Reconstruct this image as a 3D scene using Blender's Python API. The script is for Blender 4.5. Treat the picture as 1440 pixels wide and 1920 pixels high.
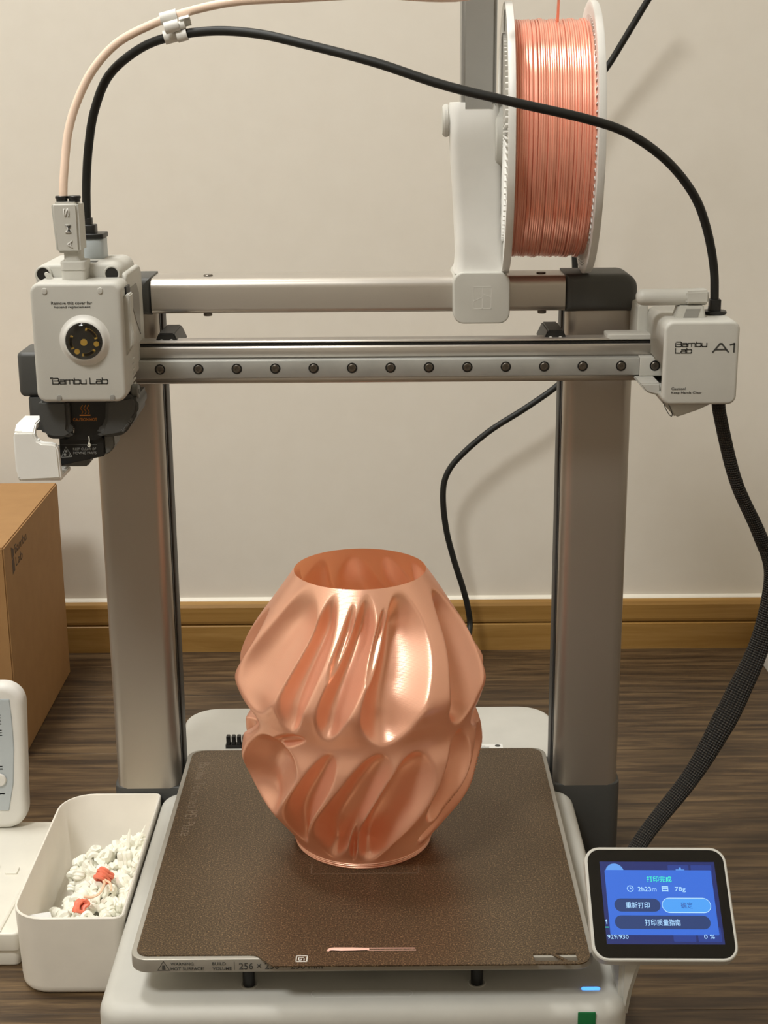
import bpy, bmesh, math, random
from mathutils import Vector, Matrix
random.seed(7)
PI = math.pi
SC = bpy.context.scene
COL = SC.collection
for o in list(bpy.data.objects): bpy.data.objects.remove(o)

# ------------------------------------------------------------------ camera, light, exposure
# All builders below take millimetres; z = 0 is the print plate, the floor is 85 mm lower.
def W(v): return Vector((v[0]/1000.0, v[1]/1000.0, (v[2]+85.0)/1000.0))
cd = bpy.data.cameras.new('camera'); cam = bpy.data.objects.new('camera', cd); COL.objects.link(cam)
F = Vector((-0.0010, 0.9613, -0.2755)).normalized(); ro = -0.008
R0 = Vector((1.0, 0.001, 0.0)).normalized(); U0 = R0.cross(F)
Rv = (R0*math.cos(ro) + U0*math.sin(ro)).normalized(); Uv = Rv.cross(F)
M = Matrix((Rv, Uv, -F)).transposed().to_4x4(); M.translation = W((15.125, -736.58, 470.96))
cam.matrix_world = M
cd.sensor_fit = 'VERTICAL'; cd.sensor_height = 36; cd.lens = 2776/1920*36; cd.clip_start = 0.02
SC.camera = cam
w = bpy.data.worlds.new('room_air'); SC.world = w; w.use_nodes = True
w.node_tree.nodes['Background'].inputs[0].default_value = (1.0, 0.95, 0.88, 1)
w.node_tree.nodes['Background'].inputs[1].default_value = 0.05
def area(name, loc, size, power, col, target):
    l = bpy.data.lights.new(name, 'AREA'); l.shape = 'DISK'; l.size = size; l.energy = power; l.color = col
    o = bpy.data.objects.new(name, l); COL.objects.link(o); o.location = loc
    o.rotation_euler = (Vector(target)-Vector(loc)).to_track_quat('-Z', 'Y').to_euler(); return o
LC = (1.0, 1.0, 0.97)
area('ceiling_lamp_light', (-0.80, -1.10, 2.28), 0.55, 33, LC, (-0.4, 0.3, 0))
area('ceiling_lamp_light', (-0.52, 0.28, 1.90), 0.32, 13, LC, (-0.3, 0.5, 0))
SC.view_settings.view_transform = 'Standard'; SC.view_settings.look = 'None'
SC.view_settings.exposure = 0.09; SC.view_settings.gamma = 1.0; SC.view_settings.use_curve_mapping = False

# ------------------------------------------------------------------ materials
MATS = {}
def s2l(c):
    return tuple(((x/255.0)/12.92 if x <= 10 else ((x/255.0+0.055)/1.055)**2.4) for x in c)
def mat(name, col, rough=0.5, metal=0.0, spec=0.5, emit=0.0, bump=0.0, bscale=300, var=0.0, vscale=40, aniso=0.0, coat=0.0, srgb=True, trans=0.0):
    if name in MATS: return MATS[name]
    m = bpy.data.materials.new(name); m.use_nodes = True; nt = m.node_tree; b = nt.nodes['Principled BSDF']
    c = s2l(col) if srgb else col
    b.inputs['Base Color'].default_value = (*c, 1); b.inputs['Roughness'].default_value = rough
    b.inputs['Metallic'].default_value = metal; b.inputs['Specular IOR Level'].default_value = spec
    b.inputs['Coat Weight'].default_value = coat; b.inputs['Transmission Weight'].default_value = trans
    if aniso: b.inputs['Anisotropic'].default_value = aniso
    if emit:
        b.inputs['Emission Color'].default_value = (*c, 1); b.inputs['Emission Strength'].default_value = emit; b.inputs['Base Color'].default_value = (0.01, 0.01, 0.012, 1)
    tc = nt.nodes.new('ShaderNodeTexCoord')
    nz = nt.nodes.new('ShaderNodeTexNoise'); nz.inputs['Scale'].default_value = vscale; nz.inputs['Detail'].default_value = 4
    nt.links.new(tc.outputs['Object'], nz.inputs['Vector'])
    if not emit:
        r = nt.nodes.new('ShaderNodeValToRGB'); v = var if var else 0.03
        r.color_ramp.elements[0].color = (*[x*(1-v) for x in c], 1); r.color_ramp.elements[0].position = 0.3
        r.color_ramp.elements[1].color = (*[min(1, x*(1+v)) for x in c], 1); r.color_ramp.elements[1].position = 0.7
        nt.links.new(nz.outputs['Fac'], r.inputs['Fac']); nt.links.new(r.outputs['Color'], b.inputs['Base Color'])
    if bump:
        n2 = nt.nodes.new('ShaderNodeTexNoise'); n2.inputs['Scale'].default_value = bscale; n2.inputs['Detail'].default_value = 3
        nt.links.new(tc.outputs['Object'], n2.inputs['Vector'])
        bp = nt.nodes.new('ShaderNodeBump'); bp.inputs['Strength'].default_value = bump; bp.inputs['Distance'].default_value = 0.001
        nt.links.new(n2.outputs['Fac'], bp.inputs['Height']); nt.links.new(bp.outputs['Normal'], b.inputs['Normal'])
    MATS[name] = m; return m
white = mat('white_plastic', (200, 198, 190), 0.5, spec=0.35, bump=0.02, bscale=2500)
white2 = mat('soft_white_plastic', (226, 224, 218), 0.5)
cream = mat('cream_plastic', (232, 228, 216), 0.35)
binw = mat('bin_plastic', (240, 234, 222), 0.4)
dgrey = mat('dark_grey_plastic', (72, 72, 70), 0.5, bump=0.03, bscale=2500)
mgrey = mat('mid_grey_plastic', (104, 104, 100), 0.5)
black = mat('black_plastic', (22, 22, 21), 0.4)
rubber = mat('black_rubber', (20, 21, 18), 0.55)
alu = mat('anodised_aluminium', (196, 190, 182), 0.36, metal=0.75, var=0.04, vscale=8)
colm = mat('brushed_column_aluminium', (178, 170, 160), 0.40, metal=0.78, var=0.05, vscale=6)
steel = mat('rail_steel', (170, 170, 165), 0.42, metal=0.3, var=0.08, vscale=60)
screwm = mat('screw_steel', (110, 104, 96), 0.35, metal=0.9)
bedm = mat('heated_bed_aluminium', (178, 174, 164), 0.42, metal=0.45)
goldm = mat('gold_contact', (236, 192, 84), 0.4, metal=0.2)
armg = mat('light_grey_tube', (150, 148, 142), 0.45)
ink = mat('dark_print', (70, 70, 66), 0.6)
lens = mat('clear_dome_plastic', (30, 30, 30), 0.05, spec=0.8, coat=1.0)
ptfem = mat('translucent_tube', (250, 222, 200), 0.3)
orange = mat('orange_print', (225, 140, 50), 0.5)
greyprint = mat('grey_print', (150, 150, 145), 0.5)
fil = mat('silk_coral_filament', (250, 172, 146), 0.26, metal=0.35, spec=0.8)
spoolw = mat('spool_plastic', (226, 224, 218), 0.4)
scrapw = mat('cream_scrap', (252, 250, 236), 0.5)
coral = mat('coral_scrap', (244, 132, 104), 0.4)
palec = mat('pale_orange_scrap', (248, 212, 180), 0.45)
caulkm = mat('white_caulk', (236, 230, 216), 0.5)
greenm = mat('green_sticker', (20, 110, 60), 0.5)
paper = mat('white_paper', (236, 236, 232), 0.6)
bluep = mat('blue_print', (70, 120, 180), 0.5)
glassb = mat('screen_glass', (14, 14, 13), 0.12, spec=0.6)
panelg = mat('panel_grey_blue', (186, 194, 198), 0.4)

def wood(name, dark, mid, light, rough, sx, seed):
    m = bpy.data.materials.new(name); m.use_nodes = True; nt = m.node_tree; b = nt.nodes['Principled BSDF']
    tc = nt.nodes.new('ShaderNodeTexCoord'); mp = nt.nodes.new('ShaderNodeMapping'); mp.inputs['Scale'].default_value = sx
    mp.inputs['Location'].default_value = (seed, seed*1.7, 0)
    nt.links.new(tc.outputs['Object'], mp.inputs['Vector'])
    n = nt.nodes.new('ShaderNodeTexNoise'); n.inputs['Scale'].default_value = 5; n.inputs['Detail'].default_value = 8; n.inputs['Roughness'].default_value = 0.65; n.inputs['Distortion'].default_value = 0.6
    nt.links.new(mp.outputs[0], n.inputs['Vector'])
    r = nt.nodes.new('ShaderNodeValToRGB'); e = r.color_ramp.elements
    e[0].position = 0.38; e[0].color = (*s2l(dark), 1); e[1].position = 0.66; e[1].color = (*s2l(light), 1)
    k = e.new(0.5); k.color = (*s2l(mid), 1)
    nt.links.new(n.outputs['Fac'], r.inputs['Fac']); nt.links.new(r.outputs[0], b.inputs['Base Color'])
    bp = nt.nodes.new('ShaderNodeBump'); bp.inputs['Strength'].default_value = 0.15; bp.inputs['Distance'].default_value = 0.001
    nt.links.new(n.outputs['Fac'], bp.inputs['Height']); nt.links.new(bp.outputs[0], b.inputs['Normal'])
    b.inputs['Roughness'].default_value = rough
    return m
floor_mats = [wood('brown_laminate_%s' % k, (56, 42, 28), (80, 62, 42), (114, 92, 64), 0.45, (1.6, 24, 24), 3.1*i) for i, k in enumerate(('a', 'b', 'c'))]
basem = wood('honey_wood', (148, 110, 54), (160, 122, 64), (176, 138, 80), 0.4, (0.7, 14, 14), 9)
def cardboard():
    m = bpy.data.materials.new('cardboard'); m.use_nodes = True; nt = m.node_tree; b = nt.nodes['Principled BSDF']
    tc = nt.nodes.new('ShaderNodeTexCoord'); n = nt.nodes.new('ShaderNodeTexNoise'); n.inputs['Scale'].default_value = 60; n.inputs['Detail'].default_value = 6
    nt.links.new(tc.outputs['Object'], n.inputs['Vector'])
    r = nt.nodes.new('ShaderNodeValToRGB'); r.color_ramp.elements[0].color = (*s2l((156, 116, 72)), 1); r.color_ramp.elements[1].color = (*s2l((172, 132, 84)), 1)
    nt.links.new(n.outputs['Fac'], r.inputs['Fac']); nt.links.new(r.outputs[0], b.inputs['Base Color']); b.inputs['Roughness'].default_value = 0.75
    return m
cardm = cardboard()
def wallmat():
    m = bpy.data.materials.new('painted_plaster'); m.use_nodes = True; nt = m.node_tree; b = nt.nodes['Principled BSDF']
    tc = nt.nodes.new('ShaderNodeTexCoord'); n = nt.nodes.new('ShaderNodeTexNoise'); n.inputs['Scale'].default_value = 40; n.inputs['Detail'].default_value = 6
    nt.links.new(tc.outputs['Object'], n.inputs['Vector'])
    r = nt.nodes.new('ShaderNodeValToRGB'); r.color_ramp.elements[0].color = (*s2l((228, 221, 208)), 1); r.color_ramp.elements[1].color = (*s2l((234, 228, 216)), 1)
    nt.links.new(n.outputs['Fac'], r.inputs['Fac']); nt.links.new(r.outputs[0], b.inputs['Base Color'])
    bp = nt.nodes.new('ShaderNodeBump'); bp.inputs['Strength'].default_value = 0.08; bp.inputs['Distance'].default_value = 0.002
    nt.links.new(n.outputs['Fac'], bp.inputs['Height']); nt.links.new(bp.outputs[0], b.inputs['Normal']); b.inputs['Roughness'].default_value = 0.7
    return m
wallm = wallmat()
def platemat():
    m = bpy.data.materials.new('textured_plate_coating'); m.use_nodes = True; nt = m.node_tree; b = nt.nodes['Principled BSDF']
    tc = nt.nodes.new('ShaderNodeTexCoord'); n = nt.nodes.new('ShaderNodeTexNoise'); n.inputs['Scale'].default_value = 1100; n.inputs['Detail'].default_value = 2
    nt.links.new(tc.outputs['Object'], n.inputs['Vector'])
    r = nt.nodes.new('ShaderNodeValToRGB'); e = r.color_ramp.elements
    e[0].position = 0.35; e[0].color = (*s2l((78, 64, 50)), 1); e[1].position = 0.72; e[1].color = (*s2l((168, 142, 108)), 1)
    k = e.new(0.55); k.color = (*s2l((104, 88, 68)), 1)
    nt.links.new(n.outputs['Fac'], r.inputs['Fac']); nt.links.new(r.outputs[0], b.inputs['Base Color'])
    bp = nt.nodes.new('ShaderNodeBump'); bp.inputs['Strength'].default_value = 0.35; bp.inputs['Distance'].default_value = 0.0004
    nt.links.new(n.outputs['Fac'], bp.inputs['Height']); nt.links.new(bp.outputs[0], b.inputs['Normal'])
    b.inputs['Roughness'].default_value = 0.30; b.inputs['Metallic'].default_value = 0.5
    return m
platem = platemat()
def vasemat():
    m = bpy.data.materials.new('silk_coral_vase'); m.use_nodes = True; nt = m.node_tree; b = nt.nodes['Principled BSDF']
    b.inputs['Base Color'].default_value = (*s2l((255, 200, 170)), 1); b.inputs['Metallic'].default_value = 0.5
    b.inputs['Roughness'].default_value = 0.28; b.inputs['Anisotropic'].default_value = 0.5; b.inputs['Anisotropic Rotation'].default_value = 0.0
    tg = nt.nodes.new('ShaderNodeTangent'); tg.direction_type = 'RADIAL'; tg.axis = 'Z'
    nt.links.new(tg.outputs[0], b.inputs['Tangent'])
    tc = nt.nodes.new('ShaderNodeTexCoord'); sp = nt.nodes.new('ShaderNodeSeparateXYZ'); nt.links.new(tc.outputs['Object'], sp.inputs[0])
    mu = nt.nodes.new('ShaderNodeMath'); mu.operation = 'MULTIPLY'; mu.inputs[1].default_value = 2*PI*1000/0.6; nt.links.new(sp.outputs['Z'], mu.inputs[0])
    sn = nt.nodes.new('ShaderNodeMath'); sn.operation = 'SINE'; nt.links.new(mu.outputs[0], sn.inputs[0])
    bp = nt.nodes.new('ShaderNodeBump'); bp.inputs['Strength'].default_value = 0.10; bp.inputs['Distance'].default_value = 0.0001
    nt.links.new(sn.outputs[0], bp.inputs['Height']); nt.links.new(bp.outputs[0], b.inputs['Normal'])
    tl = nt.nodes.new('ShaderNodeBsdfTranslucent'); tl.inputs[0].default_value = (*s2l((255, 190, 136)), 1)
    mx = nt.nodes.new('ShaderNodeMixShader'); mx.inputs[0].default_value = 0.24; out = nt.nodes['Material Output']
    nt.links.new(b.outputs[0], mx.inputs[1]); nt.links.new(tl.outputs[0], mx.inputs[2]); nt.links.new(mx.outputs[0], out.inputs['Surface'])
    return m
vasem = vasemat()
def braid():
    m = bpy.data.materials.new('braided_sleeve'); m.use_nodes = True; nt = m.node_tree; b = nt.nodes['Principled BSDF']
    uv = nt.nodes.new('ShaderNodeUVMap'); sp = nt.nodes.new('ShaderNodeSeparateXYZ'); nt.links.new(uv.outputs[0], sp.inputs[0])
    def line(sign):
        a = nt.nodes.new('ShaderNodeMath'); a.operation = 'MULTIPLY'; a.inputs[1].default_value = 2*PI*0.28; nt.links.new(sp.outputs['X'], a.inputs[0])
        c = nt.nodes.new('ShaderNodeMath'); c.operation = 'MULTIPLY'; c.inputs[1].default_value = sign*2*PI*11; nt.links.new(sp.outputs['Y'], c.inputs[0])
        d = nt.nodes.new('ShaderNodeMath'); d.operation = 'ADD'; nt.links.new(a.outputs[0], d.inputs[0]); nt.links.new(c.outputs[0], d.inputs[1])
        s = nt.nodes.new('ShaderNodeMath'); s.operation = 'SINE'; nt.links.new(d.outputs[0], s.inputs[0]); return s
    p1, p2 = line(1), line(-1)
    mx = nt.nodes.new('ShaderNodeMath'); mx.operation = 'MULTIPLY'; nt.links.new(p1.outputs[0], mx.inputs[0]); nt.links.new(p2.outputs[0], mx.inputs[1])
    r = nt.nodes.new('ShaderNodeValToRGB'); e = r.color_ramp.elements
    e[0].position = 0.15; e[0].color = (*s2l((13, 12, 11)), 1); e[1].position = 0.95; e[1].color = (*s2l((80, 75, 67)), 1)
    nt.links.new(mx.outputs[0], r.inputs['Fac']); nt.links.new(r.outputs[0], b.inputs['Base Color'])
    bp = nt.nodes.new('ShaderNodeBump'); bp.inputs['Strength'].default_value = 0.8; bp.inputs['Distance'].default_value = 0.0006
    nt.links.new(mx.outputs[0], bp.inputs['Height']); nt.links.new(bp.outputs[0], b.inputs['Normal']); b.inputs['Roughness'].default_value = 0.55
    return m
braidm = braid()
def emis(name, col, s=1.0):
    return mat(name, col, 0.4, emit=s)
scr_bg = emis('display_dark_blue', (14, 36, 110), 0.8); scr_pop = emis('display_blue', (50, 112, 226), 0.85)
scr_btn = emis('display_button_dark', (34, 66, 128), 0.7); scr_ok = emis('display_button_bright', (76, 164, 250), 0.9)
scr_txt = emis('display_text_pale', (170, 215, 255), 1.1); scr_grn = emis('display_text_green', (60, 240, 190), 1.1)
scr_okt = emis('display_text_dark', (30, 90, 190), 0.7); scr_ic = emis('display_icon_blue', (96, 160, 240), 0.9)
ledm = emis('status_light_blue', (70, 140, 255), 2.2)

# ------------------------------------------------------------------ helpers
def obj(name, bm, m, parent=None, at=None, smooth=True):
    """link a bmesh (mm) as one object; children of an Empty share its origin"""
    L = Vector(at) if at is not None else (Vector(parent['mm']) if parent is not None else Vector((0, 0, 0)))
    PL = Vector(parent['mm']) if parent is not None else None
    me = bpy.data.meshes.new(name)
    bmesh.ops.recalc_face_normals(bm, faces=bm.faces[:])
    for v in bm.verts: v.co = (v.co-L)/1000.0
    bm.to_mesh(me); bm.free(); me.materials.append(m)
    if smooth:
        for p in me.polygons: p.use_smooth = True
        me.set_sharp_from_angle(angle=math.radians(38))
    o = bpy.data.objects.new(name, me); COL.objects.link(o); o['mm'] = tuple(L)
    if parent is not None: o.parent = parent; o.location = (L-PL)/1000.0
    else: o.location = W(L)
    return o
def inst(src, parent, at):
    o = src.copy(); COL.objects.link(o); o['mm'] = tuple(at)
    if parent is not None: o.parent = parent; o.location = (Vector(at)-Vector(parent['mm']))/1000.0
    else: o.location = W(at)
    return o
def thing(name, label, cat, at, group=None):
    o = bpy.data.objects.new(name, None); COL.objects.link(o); o.location = W(at); o['mm'] = tuple(at); o.empty_display_size = 0.02
    o['label'] = label; o['category'] = cat
    if group: o['group'] = group
    return o
def tag(o, label, cat, group=None):
    o['label'] = label; o['category'] = cat
    if group: o['group'] = group
    return o
def rr(w, h, r, seg=5, rs=None):
    pts = []; rs = rs or (r, r, r, r)
    for i, (cx, cy, a0) in enumerate(((1, 1, 0), (-1, 1, 90), (-1, -1, 180), (1, -1, 270))):
        q = max(0.01, min(rs[i], w/2-0.001, h/2-0.001))
        for k in range(seg+1):
            a = math.radians(a0+90*k/seg); pts.append((cx*(w/2-q)+q*math.cos(a), cy*(h/2-q)+q*math.sin(a)))
    return pts
def axmap(ax, u, v, t):
    return {'x': (t, u, v), 'y': (u, t, v), 'z': (u, v, t)}[ax]
def rbox(bm, x0, x1, y0, y1, z0, z1, r=2, ax='z', b0=0.6, b1=0.6, seg=5, bs=3, rs=None, cap0=True, cap1=True):
    """rounded rectangle swept along ax, with rounded rims of radius b0 / b1 at its ends"""
    if ax == 'x': a0, a1, c0, c1, t0, t1 = y0, y1, z0, z1, x0, x1
    elif ax == 'y': a0, a1, c0, c1, t0, t1 = x0, x1, z0, z1, y0, y1
    else: a0, a1, c0, c1, t0, t1 = x0, x1, y0, y1, z0, z1
    cu, cv, w, h = (a0+a1)/2, (c0+c1)/2, a1-a0, c1-c0
    rings = []
    def ring(t, ins):
        k = rs or (r, r, r, r)
        pts = rr(w-2*ins, h-2*ins, 0, seg, tuple(max(0.05, q-ins) for q in k))
        rings.append([bm.verts.new(axmap(ax, cu+p[0], cv+p[1], t)) for p in pts])
    if b0 > 0:
        for i in range(bs+1):
            a = PI/2*i/bs; ring(t0+b0*(1-math.sin(a)), b0*(1-math.cos(a)))
    else: ring(t0, 0)
    if b0 > 0: rings.reverse()
    if b0 > 0:
        r2 = rings
        rings = sorted(r2, key=lambda R_: sum((v.co['xyz'.index(ax)] for v in R_)))
    if b1 > 0:
        for i in range(bs+1):
            a = PI/2*i/bs; ring(t1-b1*(1-math.sin(a)), b1*(1-math.cos(a)))
    else: ring(t1, 0)
    k = len(rings)
    rings.sort(key=lambda R_: sum((v.co['xyz'.index(ax)] for v in R_)))
    n = len(rings[0])
    for i in range(k-1):
        for j in range(n):
            bm.faces.new((rings[i][j], rings[i][(j+1) % n], rings[i+1][(j+1) % n], rings[i+1][j]))
    if cap0: bm.faces.new(rings[0])
    if cap1: bm.faces.new(rings[-1])
    return bm
def RB(*a, **k):
    return rbox(bmesh.new(), *a, **k)
def prism(bm, pts, ax, t0, t1, bev=0.0, seg=2):
    a = [bm.verts.new(axmap(ax, p[0], p[1], t0)) for p in pts]; b = [bm.verts.new(axmap(ax, p[0], p[1], t1)) for p in pts]
    n = len(pts); fs = [bm.faces.new(a), bm.faces.new(b)]
    for j in range(n): fs.append(bm.faces.new((a[j], a[(j+1) % n], b[(j+1) % n], b[j])))
    bmesh.ops.recalc_face_normals(bm, faces=fs)
    if bev > 0:
        es = list({e for f in fs for e in f.edges if len(e.link_faces) == 2 and e.calc_face_angle(0) > math.radians(28)})
        bmesh.ops.bevel(bm, geom=es, offset=bev, segments=seg, affect='EDGES', clamp_overlap=True)
    return bm
def cyl(bm, c, r, ax, t0, t1, n=24, r1=None, b=0.0):
    """disc / cylinder, c = the two coordinates across ax"""
    r1 = r if r1 is None else r1
    lv = [(t0, r-b), (t0+b, r), (t1-b, r1), (t1, r1-b)] if b else [(t0, r), (t1, r1)]
    rg = [[bm.verts.new(axmap(ax, c[0]+q*math.cos(2*PI*i/n), c[1]+q*math.sin(2*PI*i/n), t)) for i in range(n)] for t, q in lv]
    for k in range(len(rg)-1):
        for j in range(n): bm.faces.new((rg[k][j], rg[k][(j+1) % n], rg[k+1][(j+1) % n], rg[k+1][j]))
    bm.faces.new(rg[0]); bm.faces.new(rg[-1]); return bm
def lathe(bm, prof, c, ax='z', n=48):
    rg = [[bm.verts.new(axmap(ax, c[0]+q*math.cos(2*PI*i/n), c[1]+q*math.sin(2*PI*i/n), t)) for i in range(n)] for q, t in prof]
    for k in range(len(rg)-1):
        for j in range(n): bm.faces.new((rg[k][j], rg[k][(j+1) % n], rg[k+1][(j+1) % n], rg[k+1][j]))
    return rg
def catmull(P, sub=8):
    P = [Vector(p) for p in P]; out = []
    Q = [P[0]*2-P[1]]+P+[P[-1]*2-P[-2]]
    for i in range(1, len(Q)-2):
        for k in range(sub):
            t = k/sub; a, b, c, d = Q[i-1], Q[i], Q[i+1], Q[i+2]
            out.append(0.5*((2*b)+(c-a)*t+(2*a-5*b+4*c-d)*t*t+(3*b-a-3*c+d)*t*t*t))
    out.append(P[-1]); return out
def tube(bm, pts, rad, n=12, sub=8, flat=1.0, uv=False, caps=True, closed=False):
    """pts in mm; rad a number or one per control point"""
    if isinstance(rad, (int, float)): pr = [(Vector(p).to_4d()) for p in pts]; rads = [rad]*len(pts)
    else: rads = list(rad)
    C = catmull(pts, sub) if sub > 1 else [Vector(p) for p in pts]
    RR = []
    for i in range(len(C)):
        f = i/(sub if sub > 1 else 1); k = min(int(f), len(rads)-2); t = f-k; RR.append(rads[k]*(1-t)+rads[k+1]*t)
    layer = bm.loops.layers.uv.verify() if uv else None
    T0 = (C[1]-C[0]).normalized(); N = T0.orthogonal().normalized()
    if abs(T0.z) < 0.99: N = T0.cross(Vector((0, 0, 1))).normalized()
    rg = []; dist = 0; ds = []
    for i, c in enumerate(C):
        T = (C[min(i+1, len(C)-1)]-C[max(i-1, 0)])
        T = T.normalized() if T.length > 1e-9 else T0
        N = (N-T*N.dot(T)).normalized(); B = T.cross(N)
        if i: dist += (c-C[i-1]).length
        ds.append(dist)
        fn, fb = (1.0, flat) if flat > 0 else (-flat, 1.0)
        rg.append([bm.verts.new(c+(N*math.cos(2*PI*j/n)*fn+B*math.sin(2*PI*j/n)*fb)*RR[i]) for j in range(n)])
    for i in range(len(rg)-1):
        for j in range(n):
            f = bm.faces.new((rg[i][j], rg[i][(j+1) % n], rg[i+1][(j+1) % n], rg[i+1][j]))
            if uv:
                for lp, (a, b) in zip(f.loops, ((i, j), (i, j+1), (i+1, j+1), (i+1, j))): lp[layer].uv = (ds[a], b/n)
    if caps: bm.faces.new(rg[0]); bm.faces.new(rg[-1])
    return bm
def ribbon(bm, pts, wd, th, fr):
    """thin raised line following 2-D pts on the frame fr = (origin, u, v, n)"""
    O, u, v, nn = fr
    for (a, b) in zip(pts[:-1], pts[1:]):
        d = Vector((b[0]-a[0], b[1]-a[1])); L = d.length
        if L < 1e-6: continue
        d /= L; q = Vector((-d.y, d.x))*wd/2; e = d*wd*0.35
        cs = [Vector(a)-e+q, Vector(b)+e+q, Vector(b)+e-q, Vector(a)-e-q]
        A = [bm.verts.new(O+u*c.x+v*c.y) for c in cs]; Bv = [bm.verts.new(O+u*c.x+v*c.y+nn*th) for c in cs]
        bm.faces.new(A); bm.faces.new(Bv)
        for j in range(4): bm.faces.new((A[j], A[(j+1) % 4], Bv[(j+1) % 4], Bv[j]))
    return bm
FY = lambda x, y, z: (Vector((x, y, z)), Vector((1, 0, 0)), Vector((0, 0, 1)), Vector((0, -1, 0)))
def text(name, body, parent, fr, w_, h_, m, th=0.12, kind=None):
    """lettering whose lower left corner sits on fr's origin, fitted to w_ x h_ mm"""
    O, u, v, nn = fr
    c = bpy.data.curves.new(name, 'FONT'); c.body = body; c.resolution_u = 3; c.offset = 0.004
    t = bpy.data.objects.new(name, c); COL.objects.link(t)
    dg = bpy.context.evaluated_depsgraph_get(); me = bpy.data.meshes.new_from_object(t.evaluated_get(dg))
    bpy.data.objects.remove(t); bpy.data.curves.remove(c)
    xs = [q.co.x for q in me.vertices]; ys = [q.co.y for q in me.vertices]
    x0, x1, y0, y1 = min(xs), max(xs), min(ys), max(ys)
    bm = bmesh.new(); bm.from_mesh(me); bpy.data.meshes.remove(me)
    for q in bm.verts:
        a = (q.co.x-x0)/(x1-x0)*w_; b = (q.co.y-y0)/(y1-y0)*h_
        q.co = O+u*a+v*b
    r = bmesh.ops.extrude_face_region(bm, geom=bm.faces[:])
    for g in r['geom']:
        if isinstance(g, bmesh.types.BMVert): g.co += nn*th
    return obj(name, bm, m, parent, smooth=False)
GLY = {  # techno capitals and lower case drawn as strokes on a 10-high grid: (advance, strokes)
 'B': (11, [[(1.2, 10), (8.2, 10), (9.4, 9), (9.4, 6.6), (8.2, 5.5), (2.4, 5.5)], [(8.2, 5.5), (9.8, 4.4), (9.8, 1.2), (8.6, 0), (0, 0), (0, 7.4)]]),
 'a': (9.6, [[(0.6, 7), (7, 7), (8, 6), (8, 0), (1, 0), (0, 1), (0, 3), (1, 4), (8, 4)]]),
 'm': (13.4, [[(0, 0), (0, 7), (10.8, 7), (11.8, 6), (11.8, 0)], [(5.9, 7), (5.9, 0)]]),
 'b': (9.8, [[(0, 10), (0, 0), (7.2, 0), (8.2, 1), (8.2, 6), (7.2, 7), (0, 7)]]),
 'u': (9.8, [[(0, 7), (0, 1), (1, 0), (8.2, 0), (8.2, 7)]]),
 'L': (9.6, [[(0, 10), (0, 0), (8.2, 0)]]), ' ': (4.5, []),
 'A': (12, [[(0, 0), (5, 10), (6.4, 10), (11.4, 0)], [(2.4, 3), (9.4, 3)]]), '1': (5, [[(0.6, 8.6), (3.6, 10), (3.6, 0)]])}
def strokes(name, body, parent, fr, w_, h_, m, wd=0.55):
    O, u, v, nn = fr; x = 0; P = []
    for ch in body:
        adv, st = GLY[ch]
        P += [[(x+q[0], q[1]) for q in l] for l in st]; x += adv
    mx = max(q[0] for l in P for q in l); my = max(q[1] for l in P for q in l); bm = bmesh.new()
    for l in P: ribbon(bm, [(q[0]/mx*w_, q[1]/my*h_) for q in l], wd, 0.1, fr)
    return obj(name, bm, m, parent, smooth=False)
def struct(name, bm, m, smooth=False):
    o = obj(name, bm, m, smooth=smooth); o['kind'] = 'structure'; return o
def box(bm, x0, x1, y0, y1, z0, z1):
    return prism(bm, [(x0, y0), (x1, y0), (x1, y1), (x0, y1)], 'z', z0, z1)

# ------------------------------------------------------------------ the room
fl = struct('floor', box(bmesh.new(), -1700, 1500, -2300, 698, -130, -88.2), floor_mats[0])
pl = []
row = 0; y = 698.0
while y > -2300:
    y1 = y; y0 = max(-2300, y-126); off = (row*431) % 1200
    x = -1700
    xe = -1700+off if off > 120 else 1200-1700
    while x < 1500:
        x1 = min(xe, 1500)
        if not pl or (x1-x, y1-y0) != pl[-1][1] or True:
            bm = RB(x+0.15, x1-0.15, y0+0.15, y1-0.15, -88, -85, r=0.1, b0=0, b1=0.12, seg=1, bs=1)
            o = obj('plank', bm, floor_mats[(row*2+len(pl)) % 3], fl, at=((x+x1)/2, (y0+y1)/2, -85), smooth=False); pl.append((o, 0))
        x = x1; xe = x1+1200
    y = y0; row += 1
struct('wall_back', box(bmesh.new(), -1700, 1500, 698, 760, -85, 2320), wallm)
struct('wall_left', box(bmesh.new(), -1760, -1700, -2300, 760, -85, 2320), wallm)
struct('wall_right', box(bmesh.new(), 1500, 1560, -2300, 760, -85, 2320), wallm)
struct('wall_front', box(bmesh.new(), -1760, 1560, -2360, -2300, -85, 2320), wallm)
struct('ceiling', box(bmesh.new(), -1760, 1560, -2360, 760, 2320, 2380), wallm)
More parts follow.
